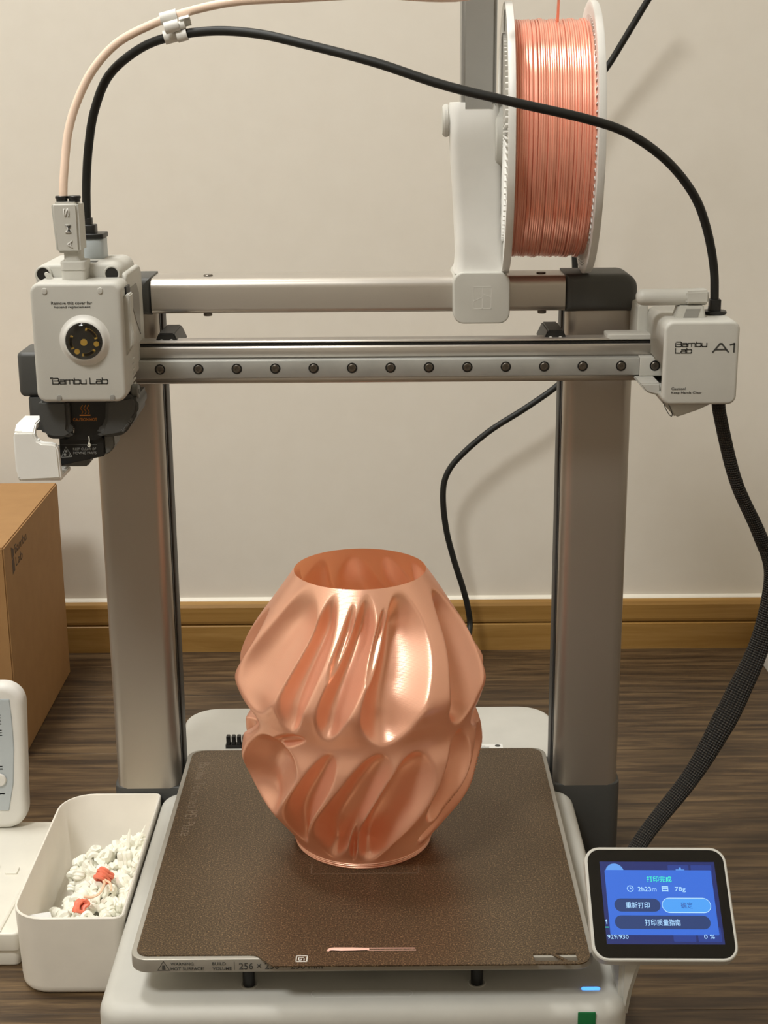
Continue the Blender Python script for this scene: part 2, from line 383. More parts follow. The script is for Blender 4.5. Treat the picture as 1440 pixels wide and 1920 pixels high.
# skirting with a groove, its cap rounded
bb = bmesh.new()
prof = [(698, -85), (686, -85), (686, -57.6), (687.6, -56.6), (689.2, -56.2), (689.2, -55.2), (686.6, -54.6), (686.2, -52), (686.6, -37.5), (688.2, -34.2), (691.5, -32.6), (698, -32.4)]
prism(bb, prof, 'x', -1700, 1500)
struct('baseboard_back', bb, basem, smooth=False)
cb = bmesh.new(); prism(cb, [(698.2, -32.6), (693.6, -32.6), (694.6, -31.4), (696.4, -30.4), (698.2, -29.8)], 'x', -1700, 1500)
struct('trim_1', cb, caulkm)
for lx, ly, ll in ((-800, -1100, 'round white ceiling lamp above the photographer'), (-520, 280, 'round white pendant lamp hanging left of the printer')):
    lampt = thing('ceiling_lamp', ll, 'lamp', (lx, ly, 2320))
    hz = 2290 if ly < 0 else 1920
    lb = bmesh.new(); cyl(lb, (lx, ly), 300 if ly < 0 else 190, 'z', hz, hz+30, 48, b=8)
    if ly > 0: cyl(lb, (lx, ly), 6, 'z', hz+30, 2320, 12)
    obj('lamp_housing', lb, white2, lampt)

# ------------------------------------------------------------------ the printer
PR = thing('desktop_printer', 'white and grey open-frame desktop 3D printer standing on the brown wood floor', '3D printer', (0, 200, -85))
# front base body
bm = RB(-151, 151, -12, 262, -80, -28, r=16, ax='z', b0=2, b1=9, seg=8, bs=6)
base = obj('front_base', bm, white, PR)
sl = bmesh.new(); pts = rr(58, 6.4, 3.1, 6); pts.append(pts[0])
ribbon(sl, pts, 0.35, 0.12, (Vector((-0.5, 3, -28.05)), Vector((1, 0, 0)), Vector((0, 1, 0)), Vector((0, 0, 1))))
obj('slot_outline', sl, white2, base, smooth=False)['label'] = 'faint rounded outline on the base top'
bm = RB(125.6, 136.4, 4.6, 7.4, -28.4, -27.3, r=1.4, ax='z', b0=0, b1=0.5); obj('status_light', bm, ledm, base)['label'] = 'glowing blue light bar'
bm = RB(121.5, 131.5, -12.6, -11.8, -45, -31, r=0.4, ax='y', b0=0.05, b1=0); obj('green_sticker', bm, greenm, base)['label'] = 'dark green sticker'
for x in (-66, 66):
    bm = bmesh.new(); cyl(bm, (x, 13), 3.6, 'z', -28.3, -9.5, 20, b=0.5)
    obj('bed_post', bm, black, PR)['label'] = 'black post under the bed'
    bm = bmesh.new(); lathe(bm, [(3.7, -28.0), (4.6, -27.7), (5.6, -28.05)], (x, 13), 'z', 24); obj('post_ring', bm, white, base)
# rear base body
bm = RB(-151, 151, 308, 414, -80, -28, r=27, ax='z', b0=2, b1=5, seg=8, bs=5); rear = obj('rear_base', bm, white, PR)
bm = RB(36, 106, 326, 336.5, -28.1, -27.7, r=0.6, b0=0, b1=0.1); stk = obj('rating_sticker', bm, paper, rear)
lt = bmesh.new(); UP = (Vector((0, 0, -27.7)), Vector((1, 0, 0)), Vector((0, 1, 0)), Vector((0, 0, 1)))
for yy, xx in ((332.5, 92), (330.4, 95), (328.6, 100)): ribbon(lt, [(60, yy), (xx, yy)], 0.7, 0.05, UP)
cyl(lt, (102, 333), 2.2, 'z', -27.72, -27.6, 16); obj('sticker_print', lt, ink, stk, smooth=False)
# silicone wiper brush behind the plate
bt = bmesh.new(); box(bt, -112, -78, 332, 338, -28.2, -25)
for i in range(8): rbox(bt, -111.5+i*4.2, -108.3+i*4.2, 332.4, 337.6, -25.2, -18, r=1, b0=0, b1=0.8, seg=2, bs=2)
obj('wiper_brush', bt, black, rear)['label'] = 'black toothed rubber brush'
# black cross foot carrying the columns
bm = RB(-187.5, 187.5, 260, 308, -84, -25, r=9, ax='z', b0=1, b1=1.2, seg=6, bs=3); foot = obj('cross_foot', bm, dgrey, PR)
bm = RB(-180, -140, 262, 306, -85, -80, r=4, b0=0.5, b1=0); obj('rubber_pad', bm, black, foot)
bm = RB(140, 180, 262, 306, -85, -80, r=4, b0=0.5, b1=0); obj('rubber_pad', bm, black, foot)
for xs in ((-140, -118), (118, 140)):
    bm = RB(xs[0], xs[1], 8, 30, -85, -79, r=8, b0=0.5, b1=0); obj('rubber_pad', bm, black, base)
    bm = RB(xs[0], xs[1], 376, 398, -85, -79, r=8, b0=0.5, b1=0); obj('rubber_pad', bm, black, rear)
# columns
for s, nm in ((-1, 'left'), (1, 'right')):
    x0, x1 = sorted((s*185.0, s*138.5))
    bm = RB(x0, x1, 260.0, 302, -26, 329, r=8, ax='z', b0=0, b1=0, seg=8)
    c = obj('column', bm, colm, PR); c['label'] = 'silver column on the %s side' % nm
    xi = s*138.5
    bm = RB(min(xi, xi-s*0.35), max(xi, xi-s*0.35), 274, 279.5, -24.5, 326, r=0.2, ax='x', b0=0, b1=0, seg=1); obj('guide_slot', bm, black, c)['label'] = 'black guide slot'
    bm = RB(min(xi, xi-s*1.5), max(xi, xi-s*1.5), 280, 296, -24.5, 326, r=1.2, ax='z', b0=0, b1=0, seg=3); obj('edge_strip', bm, dgrey, c)
# top beam
bm = RB(-141, 137, 258, 298, 325.5, 349, r=6.5, ax='x', b0=0, b1=0, seg=8, rs=(6.5, 6.5, 4, 4)); beam = obj('top_beam', bm, alu, PR)
for s in (-1, 1):
    xx = sorted((s*185.5, s*137 if s > 0 else -141))
    bm = RB(xx[0], xx[1], 257, 299, 324.8, 350.2, r=10, ax='y', b0=5, b1=5, seg=8, bs=5, rs=((10, 0.4, 0.4, 4) if s > 0 else (0.4, 10, 4, 0.4)))
    e = obj('corner_cap', bm, dgrey, PR); e['label'] = 'dark grey corner cap, %s end of the top beam' % ('left' if s < 0 else 'right')
for xx in (-104, 122):
    bm = bmesh.new(); cyl(bm, (xx, 274), 3.2, 'z', 348.8, 350, 16, b=0.4); obj('beam_bolt', bm, screwm, beam)
    bm = bmesh.new(); cyl(bm, (xx, 264), 3, 'z', 323.4, 325.8, 16, b=0.4); obj('beam_bolt', bm, screwm, beam)
for s in (-1, 1):
    cx = s*127
    bm = bmesh.new(); prism(bm, [(cx-9, 309), (cx+9, 309), (cx+5, 318), (cx-5, 318)], 'y', 224, 262, 0.8); br = obj('rail_bracket', bm, black, PR); br['label'] = 'black bracket behind the cross rail'
    bm = bmesh.new()
    for dx in (-3.2, 3.2): cyl(bm, (cx+dx, 312.5), 1.6, 'y', 223.4, 224.2, 14)
    obj('bracket_hole', bm, white2, br)
# cross rail
bm = bmesh.new()
prism(bm, [(232, 287), (232, 313.6), (218.6, 313.6), (218, 313), (218, 312.2), (220, 311.9), (220, 310.4), (217, 310.2), (216, 309.2), (216, 303.2), (217, 302.6), (217, 290.8), (215.2, 290.2), (215.2, 286.6), (216, 286)], 'x', -150, 190, 0.25, 1)
rail = obj('cross_rail', bm, alu, PR)
bm = RB(-160, 180, 209.5, 217, 290.6, 302.2, r=0.9, ax='x', b0=0.2, b1=0.2, seg=2, bs=1); sr = obj('linear_guide', bm, steel, rail); sr['label'] = 'steel guide strip with a row of screws'
bm = bmesh.new(); box(bm, -150, 190, 218, 220.2, 310.5, 311.8); obj('groove_shade', bm, black, rail, smooth=False)['label'] = 'black strip painted as shade in the rail groove'  # black bar fills the rail groove to give its dark line
bm = RB(180.2, 197, 209, 217, 290.2, 302.6, r=0.8, ax='x', b0=0.3, b1=0.3, seg=2, bs=1); wb = obj('end_block', bm, white, rail)
bm = bmesh.new(); cyl(bm, (0, 0), 3.35, 'y', -0.12, 0.1, 24); sk0 = None
def screw(parent, x, yf, z, first=[None, None, None]):
    if first[0] is None:
        b1 = bmesh.new(); lathe(b1, [(3.4, 0.0), (3.4, -0.15), (2.55, -0.15), (2.55, -0.02)], (0, 0), 'y', 24)
        b2 = bmesh.new(); rg = lathe(b2, [(2.5, 0.0), (2.5, -0.45), (2.1, -0.8), (1.1, -0.8), (1.0, -0.15)], (0, 0), 'y', 24); b2.faces.new(rg[-1])
        for b_ in (b1, b2):
            for q in b_.verts: q.co += Vector((x, yf, z))
        a = obj('screw', b2, screwm, parent, at=(x, yf, z)); r_ = obj('counterbore_shade', b1, black, parent, at=(x, yf, z)); first[0], first[1] = a, r_  # flat black ring paints the shade of a recess around each screw head
        return
    o = inst(first[0], parent, (x, yf, z)); inst(first[1], parent, (x, yf, z))
for i in range(13): screw(sr, -130+i*24.85, 209.5, 296.9)
screw(wb, 190, 209.0, 296.9)
bm = RB(160, 190, 218, 236, 312.6, 316, r=2, ax='z', b0=0, b1=0.8); obj('rail_cover', bm, white, PR)['label'] = 'white cover plate over the right rail end'
bm = RB(181.5, 188.5, 232, 262, 286, 333, r=2, ax='y', b0=1, b1=0); obj('carriage_plate', bm, white, PR)
# motor box on the right
bm = RB(188, 234.5, 170, 238, 279, 331.5, r=5.5, ax='y', b0=2.2, b1=2, seg=8, bs=5); mb = obj('motor_box', bm, white, PR); mb['label'] = 'white motor housing at the right rail end'
_c = obj('cutter', box(bmesh.new(), 180, 198.5, 174.5, 233, 284.6, 304.2), white); _m = mb.modifiers.new('notch', 'BOOLEAN'); _m.object = _c; _m.solver = 'EXACT'
bpy.context.view_layer.update(); _dg = bpy.context.evaluated_depsgraph_get(); _me = bpy.data.meshes.new_from_object(mb.evaluated_get(_dg)); mb.modifiers.clear(); mb.data = _me; bpy.data.objects.remove(_c)
bm = bmesh.new(); prism(bm, [(176, 290), (190, 290), (190, 281.5), (181, 284)], 'y', 186, 232, 1.0)
prism(bm, [(187.5, 285), (230, 281), (214, 273.3), (199.5, 268.2), (189.5, 280)], 'y', 182, 226, 1.2); obj('lower_shroud', bm, white, mb)
bm = bmesh.new(); 
cb_ = Vector((194.2, 181.6, 275)); pts = [(cb_.x+3.6*math.cos(a)*0.75+2.6*math.sin(a)*-0.55, cb_.z+3.6*math.cos(a)*-0.8+6*math.sin(a)*0.8) for a in [2*PI*i/20 for i in range(21)]]
ribbon(bm, pts, 0.5, 0.3, FY(0, 182, 0)); obj('shroud_ring', bm, mgrey, mb, smooth=False)
bm = RB(173, 217, 185, 197, 338.6, 348.8, r=5, ax='x', b0=4.5, b1=1.2, seg=8, bs=5); hd = obj('belt_handle', bm, white, mb); hd['label'] = 'white lever above the motor housing'
bm = bmesh.new(); prism(bm, [(199, 339), (214.5, 339), (216, 331), (214.6, 326.5), (197.5, 326.5), (196.5, 330)], 'y', 184.6, 196, 0.8)
prism(bm, [(203, 348), (217.4, 348.6), (217.6, 340), (203, 340)], 'y', 184, 198, 1.2); obj('handle_leg', bm, white, hd)
bm = bmesh.new(); prism(bm, [(203.5, 337), (212.3, 337), (209.8, 328), (200.8, 328)], 'y', 184.3, 184.7); obj('leg_recess_shade', bm, armg, hd, smooth=False)  # flat grey sheet drawn as the shade inside the leg recess
bm = bmesh.new(); lathe(bm, [(0.1, 336.5), (3.9, 336.5), (4.1, 333.9), (7.4, 333.7), (7.8, 332.8), (7.6, 331.8), (5.5, 331.6), (5.3, 330)], (224.4, 200), 'z', 28); obj('cable_grommet', bm, black, mb)
bm = RB(221, 228, 196.5, 203.5, 330, 341, r=1.2, ax='z', b0=0, b1=0.6); obj('grommet_neck', bm, black, mb)
fx = 169.9
strokes('lettering', 'Bambu', mb, FY(195.0, fx, 315.9), 19.2, 2.9, ink, 0.62); strokes('lettering', 'Lab', mb, FY(195.0, fx, 311.9), 10.0, 2.9, ink, 0.62)
strokes('lettering', 'A1', mb, FY(218.2, fx, 312.3), 13.0, 5.2, ink, 1.0)
text('lettering', 'Caution!', mb, FY(193.6, fx, 288.7), 9.0, 1.7, ink); text('lettering', 'Keep Hands Clear', mb, FY(193.6, fx, 285.9), 19.0, 1.8, ink)

# toolhead at the left end of the rail
TB = RB(-199, -146.5, 178, 236, 288, 368.5, r=7, ax='y', b0=2, b1=6, seg=6, bs=4); body = obj('toolhead_body', TB, white, PR); body['label'] = 'white print head body at the left end of the rail'
for x in (-197.0+3.6, -151.4):
    bm = bmesh.new(); lathe(bm, [(5.2, 178.3), (5.2, 175.6), (4.6, 175.2), (4.0, 175.4), (3.9, 176)], (x, 362.6), 'y', 28); obj('screw_boss', bm, white, body)
    bm = bmesh.new(); cyl(bm, (x, 362.6), 3.9, 'y', 175.9, 176.2, 24); obj('screw_hole', bm, black, body)
bm = RB(-148.5, -143.5, 176, 240, 296, 362, r=10, ax='x', b0=0, b1=2, seg=6); obj('side_frame', bm, white, body)
bm = bmesh.new(); prism(bm, [(186, 352), (214, 352), (222, 345), (222, 318), (206, 330), (190, 346)], 'x', -143.6, -143.0); obj('side_recess_shade', bm, armg, body, smooth=False)  # grey sheet paints the shading of a recess in the same white plastic
bm = bmesh.new()
for i in range(6): rbox(bm, -143.7, -142.6, 178, 192, 291+i*3.2, 292.4+i*3.2, r=0.4, ax='x', b0=0, b1=0.2, seg=2, bs=1)
obj('vent_ribs', bm, white, body)['label'] = 'small cooling ribs on the side'
cov = RB(-196.6, -142.0, 150, 177, 288, 360.5, r=6.0, ax='y', b0=2.4, b1=0.5, seg=8, bs=5); cover = obj('front_cover', cov, white, PR); cover['label'] = 'white rounded front cover of the print head'
for x, z, up in ((-187.5, 356.2, 1), (-154.3, 356.2, 1), (-183, 290.4, -1), (-150.6, 290.4, -1)):
    bm = RB(x-1.5, x+1.5, 149.4, 151.8, z-(2.4 if up > 0 else 1.6), z+(1.4 if up > 0 else 2.2), r=1.4, ax='y', b0=0.3, b1=0); o = obj('snap_notch', bm, armg if up < 0 else white, cover)
cx, cz = -165.2, 326.0
bm = bmesh.new(); lathe(bm, [(15.6, 150.1), (14.2, 149.4), (12.9, 147.4), (11.9, 146.6), (11.2, 146.5), (11.1, 148.5)], (cx, cz), 'y', 64); dc = obj('dome_collar', bm, white2, cover)
bm = bmesh.new(); cyl(bm, (cx, cz), 11.3, 'y', 146.9, 147.6, 48); db = obj('dome_back', bm, mat('dome_dark_back', (40, 38, 36), 0.3), cover); db['label'] = 'dark round window with gold contacts'
bm = bmesh.new(); cyl(bm, (cx+0.1, cz-0.6), 2.0, 'y', 146.4, 147.0, 24); cyl(bm, (cx+7.3, cz-1.6), 1.6, 'y', 146.4, 147.0, 20); cyl(bm, (cx-4.2, cz-6.0), 1.6, 'y', 146.4, 147.0, 20)
for a0, a1 in ((18, 75), (155, 208), (265, 318)):
    pts = [(cx+7.6*math.cos(math.radians(a0+(a1-a0)*i/8)), cz-0.4+7.6*math.sin(math.radians(a0+(a1-a0)*i/8))) for i in range(9)]
    ribbon(bm, pts, 1.7, 0.5, FY(0, 146.9, 0))
obj('gold_contact', bm, goldm, db, smooth=False)
domem = bpy.data.materials.new('clear_dome'); domem.use_nodes = True; _b = domem.node_tree.nodes['Principled BSDF']
_b.inputs['Transmission Weight'].default_value = 1.0; _b.inputs['Roughness'].default_value = 0.03; _b.inputs['IOR'].default_value = 1.35; _b.inputs['Base Color'].default_value = (0.9, 0.9, 0.88, 1)
bm = bmesh.new(); rg = lathe(bm, [(11.1*math.cos(a), 146.3-3.2*math.sin(a)) for a in [PI/2*i/8*0.98 for i in range(9)]], (cx, cz), 'y', 48); bm.faces.new(rg[-1]); bm.faces.new(rg[0]); obj('clear_dome', bm, domem, cover)
fy = 149.9
text('lettering', 'Remove this cover for', cover, FY(-184.0, fy, 347.6), 24.5, 1.9, ink); text('lettering', 'hotend replacement', cover, FY(-182.4, fy, 345.0), 21.8, 1.9, ink)
strokes('lettering', 'Bambu Lab', cover, FY(-186.4, fy, 299.4), 33.4, 3.5, ink, 0.62)
lk = bmesh.new(); ribbon(lk, [(-187.6, 303.0), (-186.4, 303.0)], 0.9, 0.1, FY(0, fy, 0)); obj('logo_dot', lk, ink, cover, smooth=False)
bm = bmesh.new(); prism(bm, [(-142.6, 350.5), (-140, 352.6), (-138.2, 352), (-138.4, 336), (-136.9, 329), (-137.6, 321.5), (-145.2, 309.5), (-144.2, 323), (-143.4, 330)], 'y', 158, 170, 0.6); obj('cover_lever', bm, white, PR)['label'] = 'thin white latch lever beside the cover'
bm = bmesh.new(); prism(bm, [(-142.2, 356), (-141.0, 356), (-140.9, 334), (-142.2, 330)], 'y', 164, 177); obj('cover_gap_shade', bm, black, body, smooth=False)  # black slab stands in for the shade between cover and body
# tube connector on top
bm = RB(-180.2, -165.4, 165, 183, 357, 366.2, r=2.4, ax='z', b0=0, b1=0, seg=4); rbox(bm, -180.6, -165.0, 164.6, 183.4, 366.2, 371.6, r=3, ax='z', b0=0, b1=0.8); rbox(bm, -178.6, -168.0, 167, 181, 371.6, 378, r=3, ax='z', b0=0, b1=0); cn = obj('tube_socket', bm, white, PR)
bm = bmesh.new()
prism(bm, [(-182.0, 376.6), (-167.2, 376.6), (-167.2, 404), (-167.9, 406.6), (-182.6, 406.6), (-183.4, 404)], 'y', 164, 184, 1.6, 3); amc = obj('tube_coupler', bm, white, PR); amc['label'] = 'white rectangular coupler with three raised letters'
for i, ch in enumerate('SMA'):
    text('raised_letter', ch, amc, (Vector((-172.6+i*0.4, 163.9, (398.2, 388.6, 379.4)[i])), Vector((0, 0, 1)), Vector((-1, 0, 0)), Vector((0, -1, 0))), 5.0, 3.4, white2, 0.5)
for x in (-178.2, -170.6):
    bm = bmesh.new(); cyl(bm, (x, 172), 3.4, 'z', 406.4, 408.2, 20); cyl(bm, (x, 172), 3.9, 'z', 408.2, 410, 20, b=0.4); obj('release_collar', bm, black, amc)
bm = bmesh.new(); prism(bm, [(-191.6, 364.5), (-188.8, 364.2), (-180.6, 352), (-186, 352)], 'y', 168, 173, 0.7); obj('release_lever', bm, white, body)['label'] = 'small tilted white lever'
bm = RB(-176, -161.5, 206, 224, 362, 381, r=2.5, ax='z', b0=0, b1=1); cp = obj('cable_socket', bm, panelg, PR); cp['label'] = 'pale grey socket of the print head cable'
bm = RB(-176, -161, 205, 225, 381, 384, r=2, ax='z', b0=0.3, b1=0.5); rbox(bm, -175.6, -166.2, 207.5, 218, 383.8, 389.4, r=2, ax='z', b0=0, b1=0.5); rbox(bm, -175, -168.4, 209, 216, 389.2, 393.6, r=2, ax='z', b0=0, b1=0.5); obj('cable_plug', bm, black, cp)
bm = bmesh.new(); box(bm, -171, -162.5, 187, 193, 368.3, 368.9); obj('top_slot', bm, mgrey, body, smooth=False)
# grey motor on the left, ducts and hot end
bm = RB(-217.5, -197, 190, 226, 283, 312, r=4, ax='z', b0=4, b1=3, seg=5, bs=4); obj('side_motor', bm, dgrey, PR)['label'] = 'dark grey motor on the left of the print head'
bm = RB(-211.5, -197, 188, 222, 262, 283, r=2, ax='z', b0=1, b1=0); obj('motor_mount', bm, dgrey, PR)
bm = bmesh.new(); prism(bm, [(-199.5, 287), (-180.5, 287), (-180.5, 273), (-181, 269), (-177.2, 265.4), (-184, 261.8), (-192, 262), (-197.3, 264), (-199.3, 269)], 'y', 162, 196, 2.4, 4)
ld = obj('air_duct', bm, dgrey, PR); ld['label'] = 'grey air duct, left of the nozzle'
bm = bmesh.new(); prism(bm, [(-157.5, 287), (-139.5, 290), (-137.2, 286), (-137.6, 278), (-145.2, 266.6), (-149, 264), (-160, 262.4), (-166.2, 265.6), (-161.5, 268.2), (-158.5, 275)], 'y', 162, 200, 2.4, 4)
rd = obj('air_duct', bm, dgrey, PR); rd['label'] = 'grey air duct, right of the nozzle'
text('lettering', 'Bambu Lab', rd, (Vector((-147.3, 161.7, 266.2)), Vector((0.62, 0, 0.785)), Vector((-0.785, 0, 0.62)), Vector((0, -1, 0))), 11, 2.2, mgrey, 0.15)
bm = bmesh.new(); cyl(bm, (170, 290.5), 4.6, 'x', -142, -137.6, 24, b=0.6); cyl(bm, (170, 290.5), 1.6, 'x', -137.8, -137.2, 12); obj('duct_pivot', bm, mgrey, rd)
bm = bmesh.new(); prism(bm, [(-186, 287.6), (-152, 287.6), (-157.5, 268), (-163, 261), (-166, 259.5), (-183, 259.5), (-183, 268)], 'y', 168, 205, 0.6); hot = obj('hot_end', bm, black, PR); hot['label'] = 'black hot end cover with an orange warning'
hw = bmesh.new()
for k in range(3): ribbon(hw, [(-173.6+k*2.0+0.55*math.sin(i/10*2*PI*1.2), 277.2+i*0.52) for i in range(11)], 0.55, 0.1, FY(0, 167.8, 0))
ribbon(hw, [(-174.9, 276.0), (-168.6, 276.0)], 0.7, 0.1, FY(0, 167.8, 0)); obj('heat_symbol', hw, orange, hot, smooth=False)['label'] = 'orange heat waves symbol'
text('lettering', 'CAUTION HOT', hot, FY(-179.4, 167.8, 272.4), 15, 1.9, orange)
bm = bmesh.new(); prism(bm, [(-189.5, 261), (-161.5, 261), (-161.5, 249.2), (-189.5, 243.2)], 'y', 170, 190, 0.5); np_ = obj('warning_plate', bm, black, PR); np_['label'] = 'black plate with a grey moving parts warning'
bm = bmesh.new(); prism(bm, [(-161.8, 262), (-155.4, 262), (-155, 255), (-158, 251), (-161.6, 249.4)], 'y', 172, 192, 0.8); obj('side_bracket', bm, mgrey, np_)
text('lettering', 'KEEP CLEAR OF', np_, FY(-181, 169.7, 253.2), 14.5, 1.6, greyprint); text('lettering', 'MOVING PARTS', np_, FY(-181, 169.7, 250.6), 14.5, 1.6, greyprint)
tr = bmesh.new(); ribbon(tr, [(-188.8, 248.6), (-185.5, 255.4), (-182, 249.0), (-188.8, 248.6)], 0.35, 0.1, FY(0, 169.9, 0))
for q in ((-185.5, 252.6, 0.8), (-186.4, 250.4, 0.8), (-183.6, 250.1, 0.5)): cyl(tr, (q[0], q[1]), q[2], 'y', 169.75, 170, 14)
ribbon(tr, [(-188.8, 256.7), (-166, 256.7)], 0.15, 0.1, FY(0, 169.9, 0)); obj('warning_triangle', tr, greyprint, np_, smooth=False)
bm = bmesh.new(); tube(bm, [(-170.3, 168, 262.5), (-170, 167.4, 260), (-170.4, 167.2, 258.2), (-171.1, 167.2, 256.7), (-170.2, 167.2, 256.0), (-169.6, 167.2, 257), (-170.1, 167.4, 258.6)], 0.35, 6, 4); tube(bm, [(-179.5, 167.5, 265), (-179.2, 167.4, 268), (-179.7, 167.4, 266.5)], 0.35, 6, 3)
obj('filament_ooze', bm, scrapw, hot)['label'] = 'tiny white looped filament drip'
# white purge wiper at the left end
bm = bmesh.new(); prism(bm, [(-213.2, 267.5), (-212, 269.4), (-200.4, 269.4), (-199.8, 267), (-198.4, 263.8), (-195.4, 262.3), (-189, 262), (-187, 260.6), (-186.2, 258), (-185.6, 241.6), (-184.8, 240.0), (-211.4, 238.6), (-213.2, 246)], 'y', 150, 156, 1.6, 4)
prism(bm, [(150.6, 267), (152.5, 270.0), (158, 273.4), (180, 273.6), (180, 270), (158, 269), (156, 264)], 'x', -212.6, -200.2, 0.8, 2)
prism(bm, [(150.4, 246), (150.4, 240.2), (154, 237.6), (182, 237), (182, 240), (156, 241)], 'x', -212.4, -186, 0.6, 2)
box(bm, -212.4, -208, 152, 182, 240, 270); obj('purge_wiper', bm, mat('bright_white_plastic', (246, 245, 240), 0.4), PR)['label'] = 'bright white stepped wiper bracket under the left end'
bm = bmesh.new(); prism(bm, [(-212, 246), (-178, 246), (-176, 240), (-178, 236), (-212, 236)], 'y', 196, 216, 0.8); obj('wiper_mount', bm, mgrey, PR)

# heated bed
bm = RB(-131.6, 131.6, -3.2, 272, -9.6, -0.9, r=10, ax='z', b0=1.2, b1=0.5, seg=8, bs=3); bed = obj('heated_bed', bm, bedm, PR); bed['label'] = 'silver heated bed with grey lettering on its front edge'
by = -3.3
text('lettering', 'WARNING', bed, FY(-108.2, by, -4.6), 13, 1.9, ink); text('lettering', 'HOT SURFACE!', bed, FY(-108.2, by, -7.7), 18.8, 1.9, ink)
text('lettering', 'BUILD', bed, FY(-84.6, by, -4.6), 7.6, 1.9, ink); text('lettering', 'VOLUME', bed, FY(-84.6, by, -7.7), 10.8, 1.9, ink)
text('lettering', '256 × 256 × 256 mm³', bed, FY(-69.6, by, -7.4), 49, 4.2, ink)
tb = bmesh.new(); ribbon(tb, [(-115.6, -7.8), (-112.2, -2.0), (-108.9, -7.8), (-115.6, -7.8)], 0.35, 0.1, FY(0, by+0.1, 0)); prism(tb, [(-113.2, -7.2), (-111.2, -7.2), (-111.4, -4.6), (-113.0, -4.6)], 'y', by-0.1, by+0.1)
obj('warning_triangle', tb, ink, bed, smooth=False)
tb = bmesh.new(); ribbon(tb, [(-72.2, -7.6), (-72.2, -2.6)], 0.3, 0.1, FY(0, by+0.1, 0)); obj('divider_line', tb, ink, bed, smooth=False)
bm = RB(-40, 40, 60, 250, -27, -9, r=5, ax='z', b0=0, b1=0); obj('bed_carriage', bm, black, PR)
bm = RB(-6, 5, 12, 30, -14, -9.4, r=1, ax='z', b0=0.3, b1=0); obj('bed_slot_shade', bm, black, PR)  # black block added as the shade of a slot below the bed

# spool holder: cap, arm, joint and upper arm
bm = bmesh.new()
rbox(bm, 61.2, 98.6, 244, 302, 319.6, 353.6, r=7, ax='y', b0=1.2, b1=1, seg=8, bs=4); cap = obj('holder_cap', bm, white, PR); cap['label'] = 'white rounded clamp of the spool holder'
lg = bmesh.new(); L = lambda *p_: ribbon(lg, p_, 0.35, 0.25, FY(0, 244.1, 0))
L((74.4, 344), (86.2, 344), (86.2, 329.6), (74.4, 329.6), (74.4, 344)); L((80.3, 344), (80.3, 329.6)); L((74.6, 334.6), (80.2, 337.2)); L((80.4, 339.6), (86, 337.2))
obj('cap_emblem', lg, white2, cap, smooth=False)['label'] = 'embossed two-pane emblem'
def loft(bm, secs, seg=6, axis='z'):
    rings = []
    for (xc, yc, z, w_, d_, r_) in secs: rings.append([bm.verts.new((xc+p_[0], yc+p_[1], z)) for p_ in rr(w_, d_, r_, seg)])
    n = len(rings[0])
    for a, b in zip(rings[:-1], rings[1:]):
        for j in range(n): bm.faces.new((a[j], a[(j+1) % n], b[(j+1) % n], b[j]))
    bm.faces.new(rings[0]); bm.faces.new(rings[-1]); return bm
bm = loft(bmesh.new(), [(80.4, 268, 352, 36.5, 42, 6), (80.2, 267, 356, 34.2, 38, 6), (79.8, 266, 364, 32.4, 34, 6), (78.0, 265, 400, 32.8, 30, 6), (75.8, 264, 436, 33.4, 28, 6), (74.8, 264, 455, 33.4, 27, 7), (74.6, 264, 461.5, 31, 23, 7)])
arm = obj('holder_arm', bm, white2, PR); arm['label'] = 'white lower arm of the spool holder'  # lighter white than the clamp: light on the tilted face put into colour
bm = bmesh.new(); cyl(bm, (264, 450.0), 10.5, 'x', 54.2, 59.2, 40, b=1.6); cyl(bm, (264, 450), 9, 'x', 59, 100, 32); obj('arm_joint', bm, white, PR)['label'] = 'white round joint of the spool holder'
bm = bmesh.new(); prism(bm, [(251, 455), (277, 455), (280, 620), (250, 620)], 'x', 66, 88.5, 2.5, 3); ua = obj('upper_arm', bm, armg, PR); ua['label'] = 'grey upper arm of the spool holder'
bm = bmesh.new(); cyl(bm, (270, 437), 24, 'x', 88, 146, 40, b=1); obj('spool_hub', bm, white, PR)

# touch screen unit
sO = Vector((129.6, 43.2, 42.2)); su = Vector((1, 0, -0.013)).normalized(); sd = Vector((0, -0.770, -0.638)).normalized(); sn = su.cross(-sd).normalized()
if sn.y > 0: sn = -sn
sv = -sd
def scr(u_, v_, n_=0.0): return sO+su*u_+sd*v_+sn*n_
SW, SH = 82.5, 67.0
def sbox(bm, u0, u1, v0, v1, n0, n1, r, b1=0.0, seg=6):
    pts = rr(u1-u0, v1-v0, r, seg); cu, cv = (u0+u1)/2, (v0+v1)/2
    lv = [(n0, 0), (n1-b1, 0)] + ([(n1, b1)] if b1 else [])
    rings = []
    for t, ins in lv:
        pp = rr(u1-u0-2*ins, v1-v0-2*ins, max(0.05, r-ins), seg); rings.append([bm.verts.new(scr(cu+p_[0], cv+p_[1], t)) for p_ in pp])
    n = len(pts)
    for a, b in zip(rings[:-1], rings[1:]):
        for j in range(n): bm.faces.new((a[j], a[(j+1) % n], b[(j+1) % n], b[j]))
    bm.faces.new(rings[0]); bm.faces.new(rings[-1]); return bm
bm = bmesh.new(); sbox(bm, 0, SW, 0, SH, -6.5, 0.4, 9, 0.6); scrn = obj('touch_screen', bm, white, PR); scrn['label'] = 'tilted touch screen with a pale frame and lit blue display'
bm = bmesh.new(); sbox(bm, 1.6, SW-1.6, 1.6, SH-1.6, 0.3, 0.6, 7.6, 0.1); obj('screen_glass', bm, glassb, scrn)
dx0, dx1, dy0, dy1 = 8.5, 75.2, 9.0, 57.5
DW, DH = dx1-dx0, dy1-dy0
